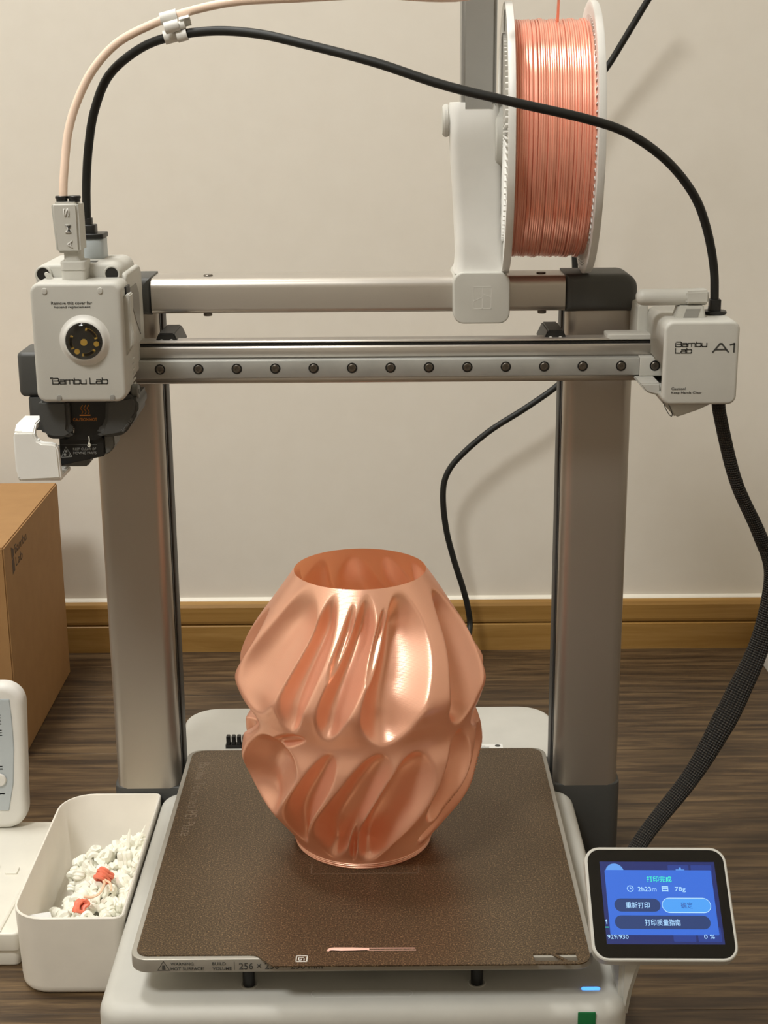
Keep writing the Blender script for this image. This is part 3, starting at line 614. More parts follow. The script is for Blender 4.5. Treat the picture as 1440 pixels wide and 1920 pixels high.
bm = bmesh.new(); sbox(bm, dx0, dx1, dy0, dy1, 0.55, 0.68, 0.2); disp = obj('display', bm, scr_bg, scrn, smooth=False); disp['label'] = 'dark blue lit display'
def dbox(name, u0, u1, v0, v1, n_, m, r=0.6, par=None):
    b = bmesh.new(); sbox(b, dx0+u0*DW, dx0+u1*DW, dy0+v0*DH, dy0+v1*DH, n_-0.08, n_, r, 0, 6); return obj(name, b, m, scrn, smooth=False)
def dtext(body, u0, v1, wd, ht, m, n_=0.92):
    return text('display_text', body, scrn, (scr(dx0+u0*DW, dy0+v1*DH, n_), su, sv, sn), wd*DW, ht*DH, m, 0.02)
b = bmesh.new(); pts = [(dx0+0.125*DW+5.4*math.cos(2*PI*i/32), dy0+0.135*DH+5.4*math.sin(2*PI*i/32)) for i in range(32)]
b.faces.new([b.verts.new(scr(p_[0], p_[1], 0.7)) for p_ in pts]); obj('round_icon', b, scr_ic, scrn, smooth=False)
b = bmesh.new(); ribbon(b, [(0, 0), (-1.4, -1.4)], 0.5, 0.05, (scr(dx0+0.135*DW, dy0+0.075*DH, 0.72), su, sv, sn)); obj('icon_mark', b, scr_ic, scrn, smooth=False); b = bmesh.new(); ribbon(b, [(0.66*DW, -0.1*DH), (0.73*DW, -0.1*DH)], 0.5, 0.05, (scr(dx0, dy0, 0.72), su, sv, sn)); ribbon(b, [(0.695*DW, -0.1*DH), (0.695*DW, -0.08*DH)], 1.2, 0.05, (scr(dx0, dy0, 0.72), su, sv, sn)); obj('icon_mark', b, scr_ic, scrn, smooth=False)
dbox('tile', 0.59, 0.77, 0.04, 0.2, 0.70, emis('display_tile_blue', (26, 56, 140), 0.9)); dbox('tile', 0.79, 0.97, 0.04, 0.2, 0.70, emis('display_tile_blue', (26, 56, 140), 0.9)); dbox('tile', 0.57, 0.76, 0.8, 0.97, 0.70, emis('display_tile_blue', (26, 56, 140), 0.9)); dbox('tile', 0.78, 0.98, 0.8, 0.97, 0.70, emis('display_tile_blue', (26, 56, 140), 0.9))
dbox('popup_panel', 0.037, 0.962, 0.105, 0.892, 0.78, scr_pop)['label'] = 'bright blue message panel'
dbox('button', 0.095, 0.49, 0.455, 0.615, 0.86, scr_btn, 3.85)
dbox('button_rim', 0.503, 0.923, 0.445, 0.628, 0.86, emis('display_rim', (190, 232, 255), 1.0), 4.4); dbox('button', 0.507, 0.919, 0.453, 0.62, 0.9, scr_ok, 4.0)['label'] = 'bright confirm button'
dbox('button', 0.085, 0.9, 0.66, 0.822, 0.86, scr_btn, 3.85)
dtext('打印完成', 0.395, 0.255, 0.215, 0.075, scr_grn); dtext('2h23m', 0.31, 0.368, 0.16, 0.055, scr_txt); dtext('78g', 0.63, 0.378, 0.092, 0.066, scr_txt)
dtext('重新打印', 0.192, 0.575, 0.205, 0.078, scr_txt); dtext('确定', 0.665, 0.575, 0.1, 0.075, scr_okt, 0.96); dtext('打印质量指南', 0.34, 0.782, 0.305, 0.078, scr_txt)
dtext('929/930', 0.01, 0.94, 0.178, 0.05, scr_txt, 0.9); dtext('0 %', 0.83, 0.935, 0.09, 0.05, scr_txt, 0.9)
b = bmesh.new(); ck = (0.245*DW, -0.335*DH); fr_ = (scr(dx0, dy0, 0.86), su, sv, sn)
pts = [(ck[0]+1.7*math.cos(2*PI*i/20), ck[1]+1.7*math.sin(2*PI*i/20)) for i in range(21)]; ribbon(b, pts, 0.35, 0.05, fr_); ribbon(b, [(ck[0], ck[1]+1), (ck[0], ck[1]), (ck[0]+0.8, ck[1])], 0.3, 0.05, fr_)
q = (0.545*DW, -0.335*DH)
for dx in (-1.6, 1.6): ribbon(b, [(q[0]+dx, q[1]-1.5), (q[0]+dx, q[1]+1.5)], 0.4, 0.05, fr_)
for dy in (-1.2, 0, 1.2): ribbon(b, [(q[0]-1.2, q[1]+dy), (q[0]+1.2, q[1]+dy)], 0.6, 0.05, fr_)
obj('clock_and_spool_icons', b, scr_txt, scrn, smooth=False)
b = bmesh.new(); ribbon(b, [(0.4, -0.73*DH), (1.0, -0.71*DH), (1.0, -0.76*DH)], 0.4, 0.05, (scr(dx0, dy0, 0.7), su, sv, sn)); obj('side_digit', b, scr_txt, scrn, smooth=False)
b = bmesh.new(); ribbon(b, [(0.1, -0.8*DH), (1.8, -0.8*DH)], 0.4, 0.05, (scr(dx0, dy0, 0.7), su, sv, sn)); obj('progress_line', b, scr_grn, scrn, smooth=False)
bm = bmesh.new(); prism(bm, [(146, 8), (161, 8), (158.5, -8), (154, -26), (151.5, -44), (146, -44)], 'y', -1, 60, 3, 3); obj('screen_mount', bm, white, PR)['label'] = 'white bracket under the touch screen'

# ------------------------------------------------------------------ print plate
def plate():
    pts = []
    def arc(cx_, cy_, r_, a0, a1, n=6):
        for i in range(n+1):
            a = math.radians(a0+(a1-a0)*i/n); pts.append((cx_+r_*math.cos(a), cy_+r_*math.sin(a)))
    arc(128.5-9, 269-9, 9, 0, 90); arc(-128.5+9, 269-9, 9, 90, 180); arc(-128.5+7, 7, 7, 180, 270)
    pts.append((-64, 0)); pts.append((-61, -0.4)); pts.append((-59.5, -1.2)); pts.append((-51, -10.4)); pts.append((-49.6, -11.3)); pts.append((-48, -11.6))
    arc(128.5-9, -11.6+9, 9, 270, 360)
    return pts
pm = bmesh.new(); out = [pm.verts.new((a, b, 0)) for a, b in plate()]
oe = [pm.edges.new((out[i], out[(i+1) % len(out)])) for i in range(len(out))]
he = []
for hole in ([(96.3, -1.4), (106.6, -1.4), (113.8, -8.4), (97, -8.4)], [(109.2, -1.4), (120.6, -1.4), (121.2, -8.4), (116, -8.4)]):
    hv = [pm.verts.new((a, b, 0)) for a, b in hole]; he += [pm.edges.new((hv[i], hv[(i+1) % 4])) for i in range(4)]
bmesh.ops.triangle_fill(pm, edges=oe+he, use_beauty=True)
r_ = bmesh.ops.extrude_face_region(pm, geom=pm.faces[:])
for g in r_['geom']:
    if isinstance(g, bmesh.types.BMVert): g.co.z -= 0.85
PT = obj('build_plate', pm, platem, smooth=False); tag(PT, 'brown textured steel print plate lying on the printer bed', 'build plate')
faint = mat('faint_plate_print', (128, 112, 94), 0.5, metal=0.3)
text('lettering', 'Bambu Textured PEI Plate', PT, (Vector((-121.5, 249, 0.0)), Vector((0, -1, 0)), Vector((1, 0, 0)), Vector((0, 0, 1))), 110, 8.0, faint, 0.04)['label'] = 'faint lettering along the left edge'
qb = bmesh.new(); fr_ = (Vector((0, 0, 0)), Vector((1, 0, 0)), Vector((0, 1, 0)), Vector((0, 0, 1)))
ribbon(qb, [(-37, -7.6), (-31, -7.6), (-31, -1.8), (-37, -1.8), (-37, -7.6)], 0.55, 0.06, fr_); ribbon(qb, [(-33, -3.4), (-35.6, -3.4), (-35.6, -6.2), (-34.2, -6.2), (-34.2, -4.8)], 0.55, 0.06, fr_); ribbon(qb, [(-32.6, -4.6), (-32.6, -6.2)], 0.55, 0.06, fr_)
obj('plate_emblem', qb, mat('white_print', (225, 222, 214), 0.5), PT, smooth=False)['label'] = 'small white square emblem'
vb = bmesh.new(); ribbon(vb, [(-33, 102), (-33, 89), (34, 89), (34, 102)], 0.5, 0.05, fr_); obj('faint_outline', vb, faint, PT, smooth=False)
# priming line
bm = bmesh.new()
tube(bm, [(-19.8, 2.4, 0.4), (-17.5, 4.0, 0.5), (-12, 3.9, 0.5), (-5, 3.9, 0.5), (4, 3.9, 0.5)], [0.8, 1.3, 1.6, 1.5, 1.0], 8, 4, flat=0.4)
tube(bm, [(3, 4.9, 0.3), (16, 4.8, 0.3), (30, 4.7, 0.3)], 0.3, 6, 3); tube(bm, [(3, 2.9, 0.3), (16, 2.8, 0.3), (30.6, 2.7, 0.3)], 0.3, 6, 3)
tag(obj('priming_line', bm, mat('pale_pink_filament', (246, 196, 178), 0.35)), 'thin pink filament line near the front edge of the print plate', 'filament line')

# ------------------------------------------------------------------ the vase
def pw(z, zs, rs_):
    for i in range(len(zs)-1):
        if z <= zs[i+1]:
            t = (z-zs[i])/(zs[i+1]-zs[i]); t = t*t*(3-2*t) if True else t; return rs_[i]*(1-t)+rs_[i+1]*t
    return rs_[-1]
# (theta_top, z_top, theta_bottom, z_bottom, half width deg, depth mm)
DISH = [(-44, 182, -56, 108, 19, 11), (-20, 180, -33, 103, 8, 13), (-4, 176, -13, 132, 4, 6), (7, 181, -15, 102, 8.5, 14), (18, 174, 5, 134, 4.5, 7), (33, 182, 11, 98, 15.5, 19), (72, 174, 55, 99, 15, 22), (-82, 160, -92, 104, 11, 9),
        (-84, 108, -88, 80, 25, 17), (90, 106, 86, 84, 16, 9), (-30, 101, -44, 88, 7, 5),
        (-48, 92, -66, 32, 22, 17), (-14, 91, -44, 16, 8.5, 12), (9, 91, -23, 8, 13, 17), (1, 56, -7, 8, 3.5, 9), (27, 89, 5, 7, 13.5, 22), (56, 93, 40, 36, 9.5, 12), (80, 84, 50, 11, 15, 18),
        (102, 172, 88, 104, 13, 12), (130, 178, 112, 102, 14, 13), (158, 178, 142, 100, 11, 11), (186, 178, 168, 102, 14, 13), (214, 178, 198, 102, 12, 12), (240, 176, 222, 102, 14, 13),
        (106, 88, 84, 14, 13, 13), (132, 90, 108, 12, 13, 14), (160, 88, 136, 14, 11, 11), (188, 90, 164, 12, 13, 14), (216, 88, 192, 14, 12, 13), (244, 90, 218, 12, 14, 14), (274, 92, 256, 20, 11, 11)]
ENV = [(-10, 43), (0, 43.5), (8, 46.5), (20, 55), (36, 67), (50, 74), (64, 77.5), (78, 76.5), (93, 73), (107, 77), (119, 80), (133, 75), (148, 66.5), (162, 56.5), (174, 48), (184, 41), (194, 34)]
def env_r(z):
    for i in range(1, len(ENV)-2):
        if z <= ENV[i+1][0]:
            (za, ra), (z0, r0), (z1, r1), (zb, rb) = ENV[i-1], ENV[i], ENV[i+1], ENV[i+2]
            h = z1-z0; t = (z-z0)/h; m0 = (r1-ra)/(z1-za)*h; m1 = (rb-r0)/(zb-z0)*h
            return (2*t**3-3*t*t+1)*r0+(t**3-2*t*t+t)*m0+(-2*t**3+3*t*t)*r1+(t**3-t*t)*m1
    return ENV[-2][1]
def vr(th, z):
    """outer radius of the vase at angle th (deg, 0 faces the room's front) and height z"""
    fade = min(1, max(0, (184-z)/26.0))*min(1, max(0, (z-2)/20.0)); fade = math.sin(fade*PI/2)
    dd = 0.0; sm_ = 0.0
    for (ta, za, tb_, zb, hw_, dep) in DISH:
        best = None
        for off in (0, -360, 360):
            if abs(th-(ta+tb_)/2-off) < 70: best = off
        if best is None: continue
        zc = (za+zb)/2; hz = (za-zb)/2; tt = (z-zc)/hz
        if abs(tt) >= 1.3: continue
        tc_ = (ta+tb_)/2+best+(ta-tb_)/2*tt+0.12*hw_*math.sin(tt*PI)
        q = ((th-tc_)/hw_)**2+abs(tt)**2.4
        if q < 1.6:
            s = 1-max(q, 1e-6)**1.35; k = 0.12
            sf = 0.5*(s+math.sqrt(s*s+k*k))-0.5*(-0.6+math.sqrt(0.36+k*k))
            if sf > 0: sm_ += (dep*1.06*sf**0.9*(1-0.3*(th-tc_)/hw_))**5
    dd = sm_**0.2
    return env_r(z)-dd*fade
NT, NZ = 480, 220
bm = bmesh.new(); rings = []
for i in range(NZ+1):
    z = 184*i/NZ
    ring = []
    for j in range(NT):
        th = 360*j/NT-180; a = math.radians(th); r_ = vr(th, z)
        ring.append(bm.verts.new((-1+r_*math.sin(a), 138-r_*math.cos(a), z+0.05)))
    rings.append(ring)
for a, b in zip(rings[:-1], rings[1:]):
    for j in range(NT): bm.faces.new((a[j], a[(j+1) % NT], b[(j+1) % NT], b[j]))
bm.faces.new(rings[0][::-1])
vt = thing('twisted_vase', 'glossy coral twisted vase with deep wavy hollows on the print plate', 'vase', (-1, 138, 0))
vo = obj('vase_wall', bm, vasem, vt)
for p_ in vo.data.polygons: p_.use_smooth = True
ea = vo.data.attributes.get('sharp_edge')
if ea: vo.data.attributes.remove(ea)
bm = bmesh.new(); lathe(bm, [(42.6, 0.05), (44.0, 0.3), (44.3, 1.1), (43.6, 1.7), (44.6, 2.4), (44.0, 3.1), (45.0, 3.8), (44.4, 4.6), (43.0, 4.8)], (-1, 138), 'z', 96); obj('foot_ring', bm, vasem, vt)['label'] = 'fine stacked rings at the foot'

# ------------------------------------------------------------------ spool of filament
SP = thing('filament_spool', 'white spool wound with glossy coral filament on the holder arm', 'filament spool', (124, 270, 437))
yaw = math.radians(2.0)
def turn(bm):
    bmesh.ops.rotate(bm, verts=bm.verts, cent=Vector((124, 270, 437)), matrix=Matrix.Rotation(-yaw, 3, 'Z')); return bm
SC_ = (270, 437); RF = 87.0
for k, (xa, xb, sg) in enumerate(((95.5, 98.5, -1), (148.5, 151.5, 1))):
    bm = bmesh.new(); xo, xi = (xa, xb) if sg < 0 else (xb, xa)
    rg = lathe(bm, [(26, xo), (68, xo), (69, xo+sg*0.2), (RF-3.4, xo+sg*0.2), (RF-0.6, xo+sg*1.6), (RF, xo+sg*0.6), (RF, xi+sg*0.0), (RF-1, xi-sg*0.4), (RF-4, xi), (26, xi), (26, xo)], SC_, 'x', 96)
    turn(bm); f_ = obj('flange', bm, spoolw, SP); f_['label'] = '%s white flange' % ('left' if sg < 0 else 'right')
    # raised radial ribs around both faces of the flange
    bm = bmesh.new()
    for i in range(96):
        a = 2*PI*i/96; c_, s_ = math.cos(a), math.sin(a)
        for xf, hh, ra, rb, sk in ((xo+sg*(0.0), sg*1.0, 69.5, 82, 0.05),) + (((xi, -sg*0.7, 70, 78.5, 0.02),) if sg > 0 else ((xo, sg*2.4, 30, 67, 0.14),)):
            d0 = Vector((c_, s_)); t0 = Vector((-s_, c_)); P = [d0*ra-t0*0.45, d0*ra+t0*0.45, d0*rb+t0*(0.45+sk*rb*0.6), d0*rb+t0*(-0.45+sk*rb*0.6)]
            A = [bm.verts.new((xf-0.1*sg, SC_[0]+q_.x, SC_[1]+q_.y)) for q_ in P]; B = [bm.verts.new((xf+hh, SC_[0]+q_.x, SC_[1]+q_.y)) for q_ in P]
            bm.faces.new(A); bm.faces.new(B)
            for j in range(4): bm.faces.new((A[j], A[(j+1) % 4], B[(j+1) % 4], B[j]))
    turn(bm); o = obj('flange_ribs', bm, spoolw, f_, smooth=False); o['kind'] = 'stuff'
bm = bmesh.new(); nt_ = 33
for i in range(nt_):
    x = 99.6+(i+0.5)*(148.2-99.6)/nt_; R_ = 75.0+random.uniform(-0.35, 0.5)-(1.2 if i > nt_-3 else 0)
    tl = random.uniform(-0.5, 0.5); n1, n2 = 96, 8
    G = []
    for a_ in range(n1):
        A_ = 2*PI*a_/n1; rr_ = R_+0.25*math.sin(A_*2+i)
        G.append([bm.verts.new((x+0.9*math.cos(2*PI*b_/n2)+tl*math.sin(A_+i*0.3)+0.5*math.sin(A_), SC_[0]+(rr_+0.9*math.sin(2*PI*b_/n2))*math.cos(A_), SC_[1]+(rr_+0.9*math.sin(2*PI*b_/n2))*math.sin(A_))) for b_ in range(n2)])
    for a_ in range(n1):
        for b_ in range(n2): bm.faces.new((G[a_][b_], G[a_][(b_+1) % n2], G[(a_+1) % n1][(b_+1) % n2], G[(a_+1) % n1][b_]))
cyl(bm, SC_, 74.6, 'x', 99, 148.4, 64)
turn(bm); wd_ = obj('filament_winding', bm, fil, SP); wd_['kind'] = 'stuff'; wd_['label'] = 'coral filament wound in tight turns'
bm = bmesh.new(); tube(bm, [(126.4, 250, 509), (126, 240, 530), (125.4, 225, 570), (124.5, 200, 640)], 0.9, 8, 4); obj('loose_strand', bm, fil, SP)['label'] = 'single strand rising from the spool'
lb_ = bmesh.new(); fr_ = (Vector((147.9, 270, 437)), Vector((0, 1, 0)), Vector((0, 0, 1)), Vector((-1, 0, 0)))
for a0 in range(-16, 17, 4):
    for q_ in (79.6, 81.4): 
        a = math.radians(-90+a0*0.9); ribbon(lb_, [(q_*math.cos(a)-0.9, q_*math.sin(a)), (q_*math.cos(a)+0.9, q_*math.sin(a))], 0.8, 0.1, fr_)
turn(lb_); obj('embossed_marks', lb_, mgrey, SP, smooth=False)

# ------------------------------------------------------------------ tubes and cables
bm = bmesh.new(); tube(bm, [(-177.3, 172.0, 406.5), (-177.0, 172.6, 414), (-176.2, 174.0, 423), (-173.2, 178.0, 445.8), (-167.0, 180.0, 464.2), (-156.5, 181.0, 482.5), (-141.4, 181.0, 497.4), (-121.8, 180.0, 507.1), (-100.8, 178.0, 514.0), (-70.4, 172.0, 519.6), (-33.0, 168.0, 521.2), (10, 172, 523), (73.9, 190.0, 524.5), (120, 196, 560), (124.5, 200, 645)], 2.55, 14, 8)
tag(obj('feeding_tube', bm, ptfem), 'pale pink translucent feeding tube arching from the white coupler', 'tube')
bm = bmesh.new(); tube(bm, [(-171.9, 212.0, 391.0), (-169.8, 208.0, 415.9), (-165.7, 202.0, 438.7), (-159.7, 196.0, 459.4), (-148.7, 190.0, 479.4), (-129.4, 184.0, 493.8), (-109.3, 178.0, 500.7), (-83.2, 170.0, 503.5), (-57.7, 162.0, 501.6), (-32.8, 154.0, 496.2), (10.0, 144.0, 485.1), (49.3, 138.0, 472.3), (88.6, 136.0, 462.7), (131.9, 140.0, 452.9), (158.2, 150.0, 444.1), (183.2, 164.0, 428.2), (202.8, 178.0, 407.9), (214.5, 190.0, 386.7), (222.2, 198.0, 361.2), (224.4, 200.0, 338)], 2.7, 14, 8)
tag(obj('head_cable', bm, rubber), 'black round cable arching from the print head over to the right motor housing', 'cable')
bm = bmesh.new(); S_ = [(229.1, 195.0, 279.5, 4.8), (231.0, 196.0, 265.9, 4.8), (245.6, 205.0, 220.8, 4.9), (266.0, 215.0, 181.0, 5.4), (278.8, 222.0, 148.4, 6.2), (273.8, 222.0, 101.8, 7.4), (258.1, 215.0, 65.2, 8.7), (248.7, 210.0, 47.4, 8.9), (227.0, 200.0, 12.0, 6.8), (196.6, 185.0, -20.8, 6.0), (176.0, 170.0, -41, 5.8), (152, 158, -48, 5.5)]
tube(bm, [s_[:3] for s_ in S_], [s_[3] for s_ in S_], 28, 10, flat=-0.62, uv=True)
tag(obj('braided_cable_sleeve', bm, braidm), 'thick black braided cable sleeve hanging from the right motor housing to the base', 'cable')
bm = bmesh.new(); tube(bm, [(260.3, 640.0, 560.5), (250.2, 645.0, 543.2), (236.4, 650.0, 518.8), (222.8, 655.0, 494.9), (203, 657, 462), (194, 659.0, 415), (193, 660, 340), (196.5, 660.0, 257.8), (187.5, 658.0, 207.1), (179.1, 657.0, 194.9), (149.8, 656.0, 174.1), (116.8, 656.0, 152.8), (90.2, 656.0, 129.8), (75.9, 656.0, 111.3), (71.3, 656.0, 89.8), (74.5, 656.0, 54.5), (82.6, 656.0, 21.5), (91.2, 656.0, -6.4), (96.7, 656.0, -28.9), (98.2, 652.0, -50.1)]+[(88, 612.0, -66), (60, 585, -79), (0, 570, -81.6), (-60, 556, -81.6), (-92, 548, -78)], 3.0, 12, 8)
tag(obj('wall_cable', bm, rubber), 'black cable hanging in front of the wall behind the right column', 'cable')
pg = thing('power_plug', 'black plug standing on the floor behind the rear base', 'plug', (-98, 548, -85))
bm = bmesh.new(); loft(bm, [(-98, 548, -84.8, 26, 20, 4), (-98, 548, -80, 26, 20, 4), (-97, 548, -78, 17, 15, 4), (-96, 548, -56, 15, 13, 4), (-93, 548, -40, 12, 11, 4)]); obj('plug_body', bm, black, pg)
# cable clip
CL = thing('cable_clip', 'white plastic clip joining the pale tube and the black cable', 'clip', (-106, 178, 506))
ud = Vector((0.97, 0, 0.24)).normalized(); vd = Vector((-0.24, 0, 0.97)).normalized()
def cshell(bm, c, ri, ro_, a0, a1, h0, h1, n=14):
    """open C-shaped clip arm around the cable direction ud"""
    A = []
    yv = Vector((0, 1, 0))
    for i in range(n+1):
        a = math.radians(a0+(a1-a0)*i/n); d = vd*math.cos(a)+yv*math.sin(a)
        A.append([bm.verts.new(c+d*r_+ud*h) for r_, h in ((ri, h0), (ro_, h0), (ro_, h1), (ri, h1))])
    for p_, q_ in zip(A[:-1], A[1:]):
        for j in range(4): bm.faces.new((p_[j], p_[(j+1) % 4], q_[(j+1) % 4], q_[j]))
    bm.faces.new(A[0]); bm.faces.new(A[-1])
cA, cB, cM = Vector((-109, 178.6, 511.6)), Vector((-107.8, 177.6, 501.4)), Vector((-104.5, 172.5, 506.0))
bm = bmesh.new(); cshell(bm, cA, 2.75, 3.9, -150, 60, -5.5, 4.5); obj('tube_grip', bm, white2, CL)
bm = bmesh.new(); cshell(bm, cB, 2.9, 4.1, -190, 30, -5, 5); obj('cable_grip', bm, white2, CL)
bm = bmesh.new(); cshell(bm, Vector((-101.5, 173, 508.5)), 2.2, 3.2, -60, 150, -1, 5); cshell(bm, Vector((-103.5, 172.6, 500.6)), 2.2, 3.3, 20, 330, -1, 5); cshell(bm, Vector((-106.8, 170.8, 506.2)), 2.4, 3.4, -200, -10, -4.5, 4); obj('empty_grip', bm, white2, CL)
bm = bmesh.new(); cshell(bm, cM, 1.0, 2.5, 0, 360, -4, 5); obj('centre_boss', bm, white2, CL)

# ------------------------------------------------------------------ waste bin and its scraps
BN = thing('waste_bin', 'white open plastic bin with rounded corners, left of the printer base', 'bin', (-188, 175, -85))
bm = bmesh.new(); bc = (-188.0, 173.0)
def bring(z, ins, cut=0):
    t = (z+85)/56.0; ex = -1.5*(1-t)
    return [bm.verts.new((bc[0]+p_[0], bc[1]+p_[1], z)) for p_ in rr(72.4+2*ex-2*ins, 171.5+2*ex-2*ins, 0, 7, (5-min(ins, 3), 24-ins, 21-ins, 6-min(ins, 3)))]
RG = [bring(-84.8, 3.4), bring(-84.0, 1.4), bring(-82, 0.2), bring(-79, 0), bring(-31, 0), bring(-29.6, 0), bring(-29.0, 0.6), bring(-29.0, 1.4), bring(-29.8, 1.9), bring(-80, 2.1), bring(-82.5, 3.6), bring(-82.8, 6)]
n = len(RG[0])
for a, b in zip(RG[:-1], RG[1:]):
    for j in range(n): bm.faces.new((a[j], a[(j+1) % n], b[(j+1) % n], b[j]))
bm.faces.new(RG[0]); bm.faces.new(RG[-1]); obj('bin_shell', bm, binw, BN)
protos = []
def blob(seed, turns, rad, tr):
    rnd = random.Random(seed); pts = []
    ax = Vector((rnd.uniform(-1, 1), rnd.uniform(-1, 1), rnd.uniform(-0.6, 1))).normalized(); e1 = ax.orthogonal().normalized(); e2 = ax.cross(e1)
    n = int(turns*7)
    for i in range(n):
        a = 2*PI*i/7.0; rr_ = rad*(0.35+0.65*abs(math.sin(i*0.9+seed)))*rnd.uniform(0.8, 1.15)
        pts.append(e1*math.cos(a)*rr_+e2*math.sin(a)*rr_+ax*((i/n-0.5)*rad*1.8+rnd.uniform(-0.5, 0.5)))
    b = bmesh.new(); tube(b, pts, [tr*rnd.uniform(0.75, 1.2) for _ in pts], 6, 3, caps=True); return b
rnd = random.Random(3)
def surf(x, y): 
    return -61+(x+190)*0.16+(y-165)*0.05+(2.5 if y > 190 else 0)-max(0, -(x+203))*0.8-max(0, 122-y)*0.15
nsc = 0; k = 0
lab = 'cream curled filament scrap in the heap inside the white bin'
spots = []
for lay in (0, 1, 2):
    tries = 0
    lay_sp = []
    while len(lay_sp) < (74, 74, 70)[lay] and tries < 4000:
        tries += 1; x = rnd.uniform(-217, -157); y_ = rnd.uniform(98, 232)
        lim = 236-(-(x+160))*0.42
        if y_ > lim or (x < -207 and y_ > 168): continue
        if all((x-a)**2+(y_-b)**2 > 5.6**2*(1 if lay < 2 else 1.2) for a, b in lay_sp): lay_sp.append((x, y_))
    for (x, y_) in lay_sp: spots.append((x, y_, surf(x, y_)-(2-lay)*5.5+rnd.uniform(-1.5, 1.5)))
for i, (x, y_, z) in enumerate(spots):
    z = max(z, -78.5)
    if len(protos) < 8:
        b = blob(11+len(protos), 3.0+0.4*(len(protos) % 3), 3.6+0.5*(len(protos) % 2), 1.9)
        for v_ in b.verts: v_.co += Vector((x, y_, z))
        o = obj('filament_scrap', b, scrapw, at=(x, y_, z)); protos.append(o)
    else: o = inst(protos[i % 8], None, (x, y_, z)); o.rotation_euler = (rnd.uniform(0, 6), rnd.uniform(0, 6), rnd.uniform(0, 6)); s_ = rnd.uniform(0.85, 1.25); o.scale = (s_,)*3
    tag(o, lab, 'filament scrap', 'cream scraps in the bin')
for (x, y_, z, sd_, lb2, sz) in ((-181, 176, -50.5, 41, 'larger coral filament knot on top of the cream scraps in the bin', 5.4), (-191, 143.5, -54, 52, 'smaller coral filament knot at the front of the bin, above the packet', 4.3)):
    b = blob(sd_, 4.2, sz, 1.3)
    for v_ in b.verts: v_.co += Vector((x, y_, z))
    tag(obj('filament_scrap', b, coral, at=(x, y_, z)), lb2, 'filament scrap')
b = bmesh.new(); tube(b, [(-190, 152, -52), (-184, 149, -50.5), (-179.5, 151, -49), (-178, 157, -48), (-178.5, 165, -49), (-180, 169, -50)], 0.9, 6, 5); tube(b, [(-178.5, 168, -48.6), (-174, 162, -47.8), (-172, 154, -48.5)], 0.8, 6, 5)
tag(obj('filament_scrap', b, palec), 'pale orange looping strand between the two coral knots', 'filament scrap')
for q_, l2 in (([(-166, 214, -51), (-162, 216, -42), (-158, 219, -34)], 'thin cream sliver sticking up at the back right of the bin, tallest'), ([(-171, 212, -52), (-170, 216, -42), (-169, 218, -36.5)], 'broad cream sliver sticking up left of the tallest one in the bin')):
    b = bmesh.new(); tube(b, q_, [1.1, 1.5, 0.3], 6, 4, flat=0.5); tag(obj('filament_scrap', b, scrapw), l2, 'filament scrap')
pk = thing('desiccant_packet', 'small white packet with blue print at the bin front left corner', 'packet', (-205, 112, -58))
pn = Vector((0.25, -0.35, 0.9)).normalized(); pu = Vector((0.9, 0.43, -0.08)).normalized(); pu = (pu-pn*pu.dot(pn)).normalized(); pv = pn.cross(pu); po = Vector((-216, 97, -57.5))
bm = bmesh.new(); g_ = 8; V = [[bm.verts.new(po+pu*(20*i/g_)+pv*(26*j/g_)+pn*(1.6*math.sin(PI*i/g_)*math.sin(PI*j/g_))) for j in range(g_+1)] for i in range(g_+1)]
V2 = [[bm.verts.new(po+pu*(20*i/g_)+pv*(26*j/g_)-pn*(0.3+1.6*math.sin(PI*i/g_)*math.sin(PI*j/g_))) for j in range(g_+1)] for i in range(g_+1)]
for i in range(g_):
    for j in range(g_):
        bm.faces.new((V[i][j], V[i+1][j], V[i+1][j+1], V[i][j+1])); bm.faces.new((V2[i][j], V2[i][j+1], V2[i+1][j+1], V2[i+1][j]))
obj('packet_body', bm, paper, pk)
bm = bmesh.new()
for i in range(4):
    for j in range(3): ribbon(bm, [(3+i*4, 4+j*5), (4.5+i*4, 7+j*5), (5.8+i*4, 4.4+j*5)], 0.8, 0.1, (po+pn*1.9, pu, pv, pn))
obj('packet_print', bm, bluep, pk, smooth=False)

# ------------------------------------------------------------------ things on the left
TR = thing('storage_case', 'low cream plastic case lying on the floor at the left edge', 'case', (-300, 197, -85))
bm = RB(-380, -227.5, 120, 275, -73, -60, r=4, ax='z', b0=0.6, b1=1.6, seg=4); lid = obj('lid', bm, cream, TR)
bm = RB(-379, -228.5, 121.5, 274, -85, -73.6, r=4, ax='z', b0=1.5, b1=0.3, seg=4); obj('tray', bm, cream, TR)
bm = bmesh.new(); tube(bm, [(-310, 120.5, -60), (-246, 122.4, -60), (-242.4, 124.2, -60), (-240.6, 128, -60), (-236.8, 211, -60), (-237.2, 214, -60)], 1.5, 8, 5, flat=1); obj('lid_ridge', bm, cream, lid)
bm = RB(-255, -246.5, 196, 205, -60.5, -58.6, r=1, ax='z', b0=0, b1=0.4); obj('lid_stud', bm, cream, lid)
bm = RB(-275, -261, 198, 208, -60.5, -58.6, r=1, ax='z', b0=0, b1=0.4); obj('lid_stud', bm, cream, lid)
DV = thing('control_unit', 'white rounded device with grey panel standing on the cream case', 'device', (-300, 268, -60))
bm = RB(-360, -249.2, 262, 274.8, -60, 56, r=16, ax='y', b0=5.5, b1=2, seg=8, bs=6)
for v_ in bm.verts: v_.co.x -= (56-v_.co.z)*0.045
cs = obj('casing', bm, white2, DV)
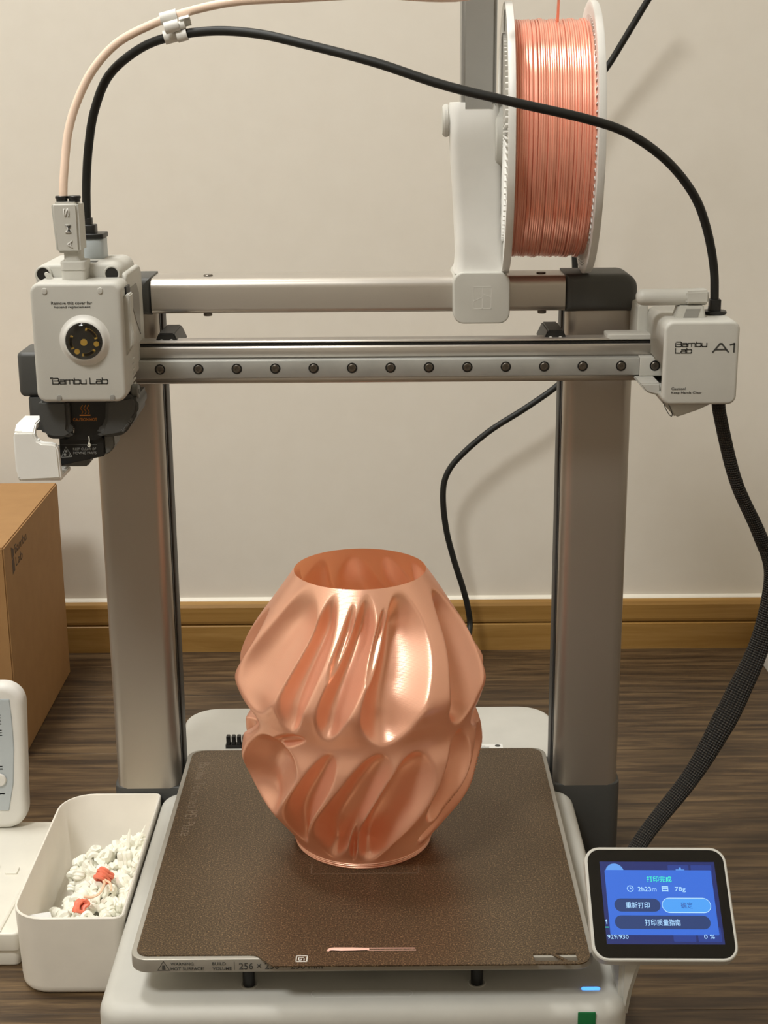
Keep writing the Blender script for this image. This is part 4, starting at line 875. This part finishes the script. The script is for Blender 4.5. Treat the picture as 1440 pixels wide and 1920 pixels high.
bm = bmesh.new(); prism(bm, [(-340, 45.4), (-259.6, 45.4), (-258.9, 30), (-259.1, 5), (-261.8, -22), (-266.6, -44), (-346, -44)], 'y', 261.3, 263, 0.4); pnl = obj('front_panel', bm, panelg, DV)
bm = bmesh.new(); cyl(bm, (-271.6, -18.4), 5.2, 'y', 259.6, 261.6, 24, b=0.8); obj('round_button', bm, white2, DV)
bm = bmesh.new()
for zz in (33, 30.8, 28.4, 26.0, 21, 19, 17): ribbon(bm, [(-272, zz), (-267.2, zz)], 0.8, 0.1, FY(0, 261.4, 0))
for zz in (-8, -10, -30): ribbon(bm, [(-274, zz), (-269, zz)], 1.0, 0.1, FY(0, 261.4, 0))
obj('panel_marks', bm, ink, DV, smooth=False)
BX = thing('cardboard_box', 'brown cardboard carton standing against the wall on the left', 'box', (-470, 530, -85))
bm = bmesh.new(); box(bm, -660, -299, 424, 634, -85, 110); bmesh.ops.bevel(bm, geom=bm.edges[:], offset=1.2, segments=2, affect='EDGES'); crt = obj('carton', bm, cardm, BX)
bm = RB(-330, -303, 423.0, 424.6, 104.5, 108.6, r=1.8, ax='y', b0=0, b1=0); obj('flap_gap_shade', bm, black, BX)['label'] = 'black patch painted as the shaded gap at the lid fold'  # black plate on the carton face, standing in for shade in the slot
FX = (Vector((-298.9, 0, 0)), Vector((0, 1, 0)), Vector((0, 0, 1)), Vector((1, 0, 0)))
bm = bmesh.new(); prism(bm, [(448, 103), (456, 99.4), (456, 93.6), (448, 92)], 'x', -299.05, -298.85); prism(bm, [(448, 91), (456, 92.6), (456, 80.6), (448, 79)], 'x', -299.05, -298.85)
obj('printed_emblem', bm, mat('carton_print', (84, 62, 44), 0.7), BX, smooth=False)
cpm = MATS['carton_print']
text('lettering', 'Bambu', BX, (Vector((-298.95, 460, 93.6)), Vector((0, 1, 0)), Vector((0, 0, 1)), Vector((1, 0, 0))), 42, 8, cpm, 0.1); text('lettering', 'Lab', BX, (Vector((-298.95, 460, 82.5)), Vector((0, 1, 0)), Vector((0, 0, 1)), Vector((1, 0, 0))), 24, 8, cpm, 0.1)
bm = RB(390, 450, 610, 660, -85, -42, r=3, ax='z', b0=1, b1=2); tag(obj('white_carton', bm, white2), 'white object on the floor at the right edge, behind the braided sleeve', 'box')
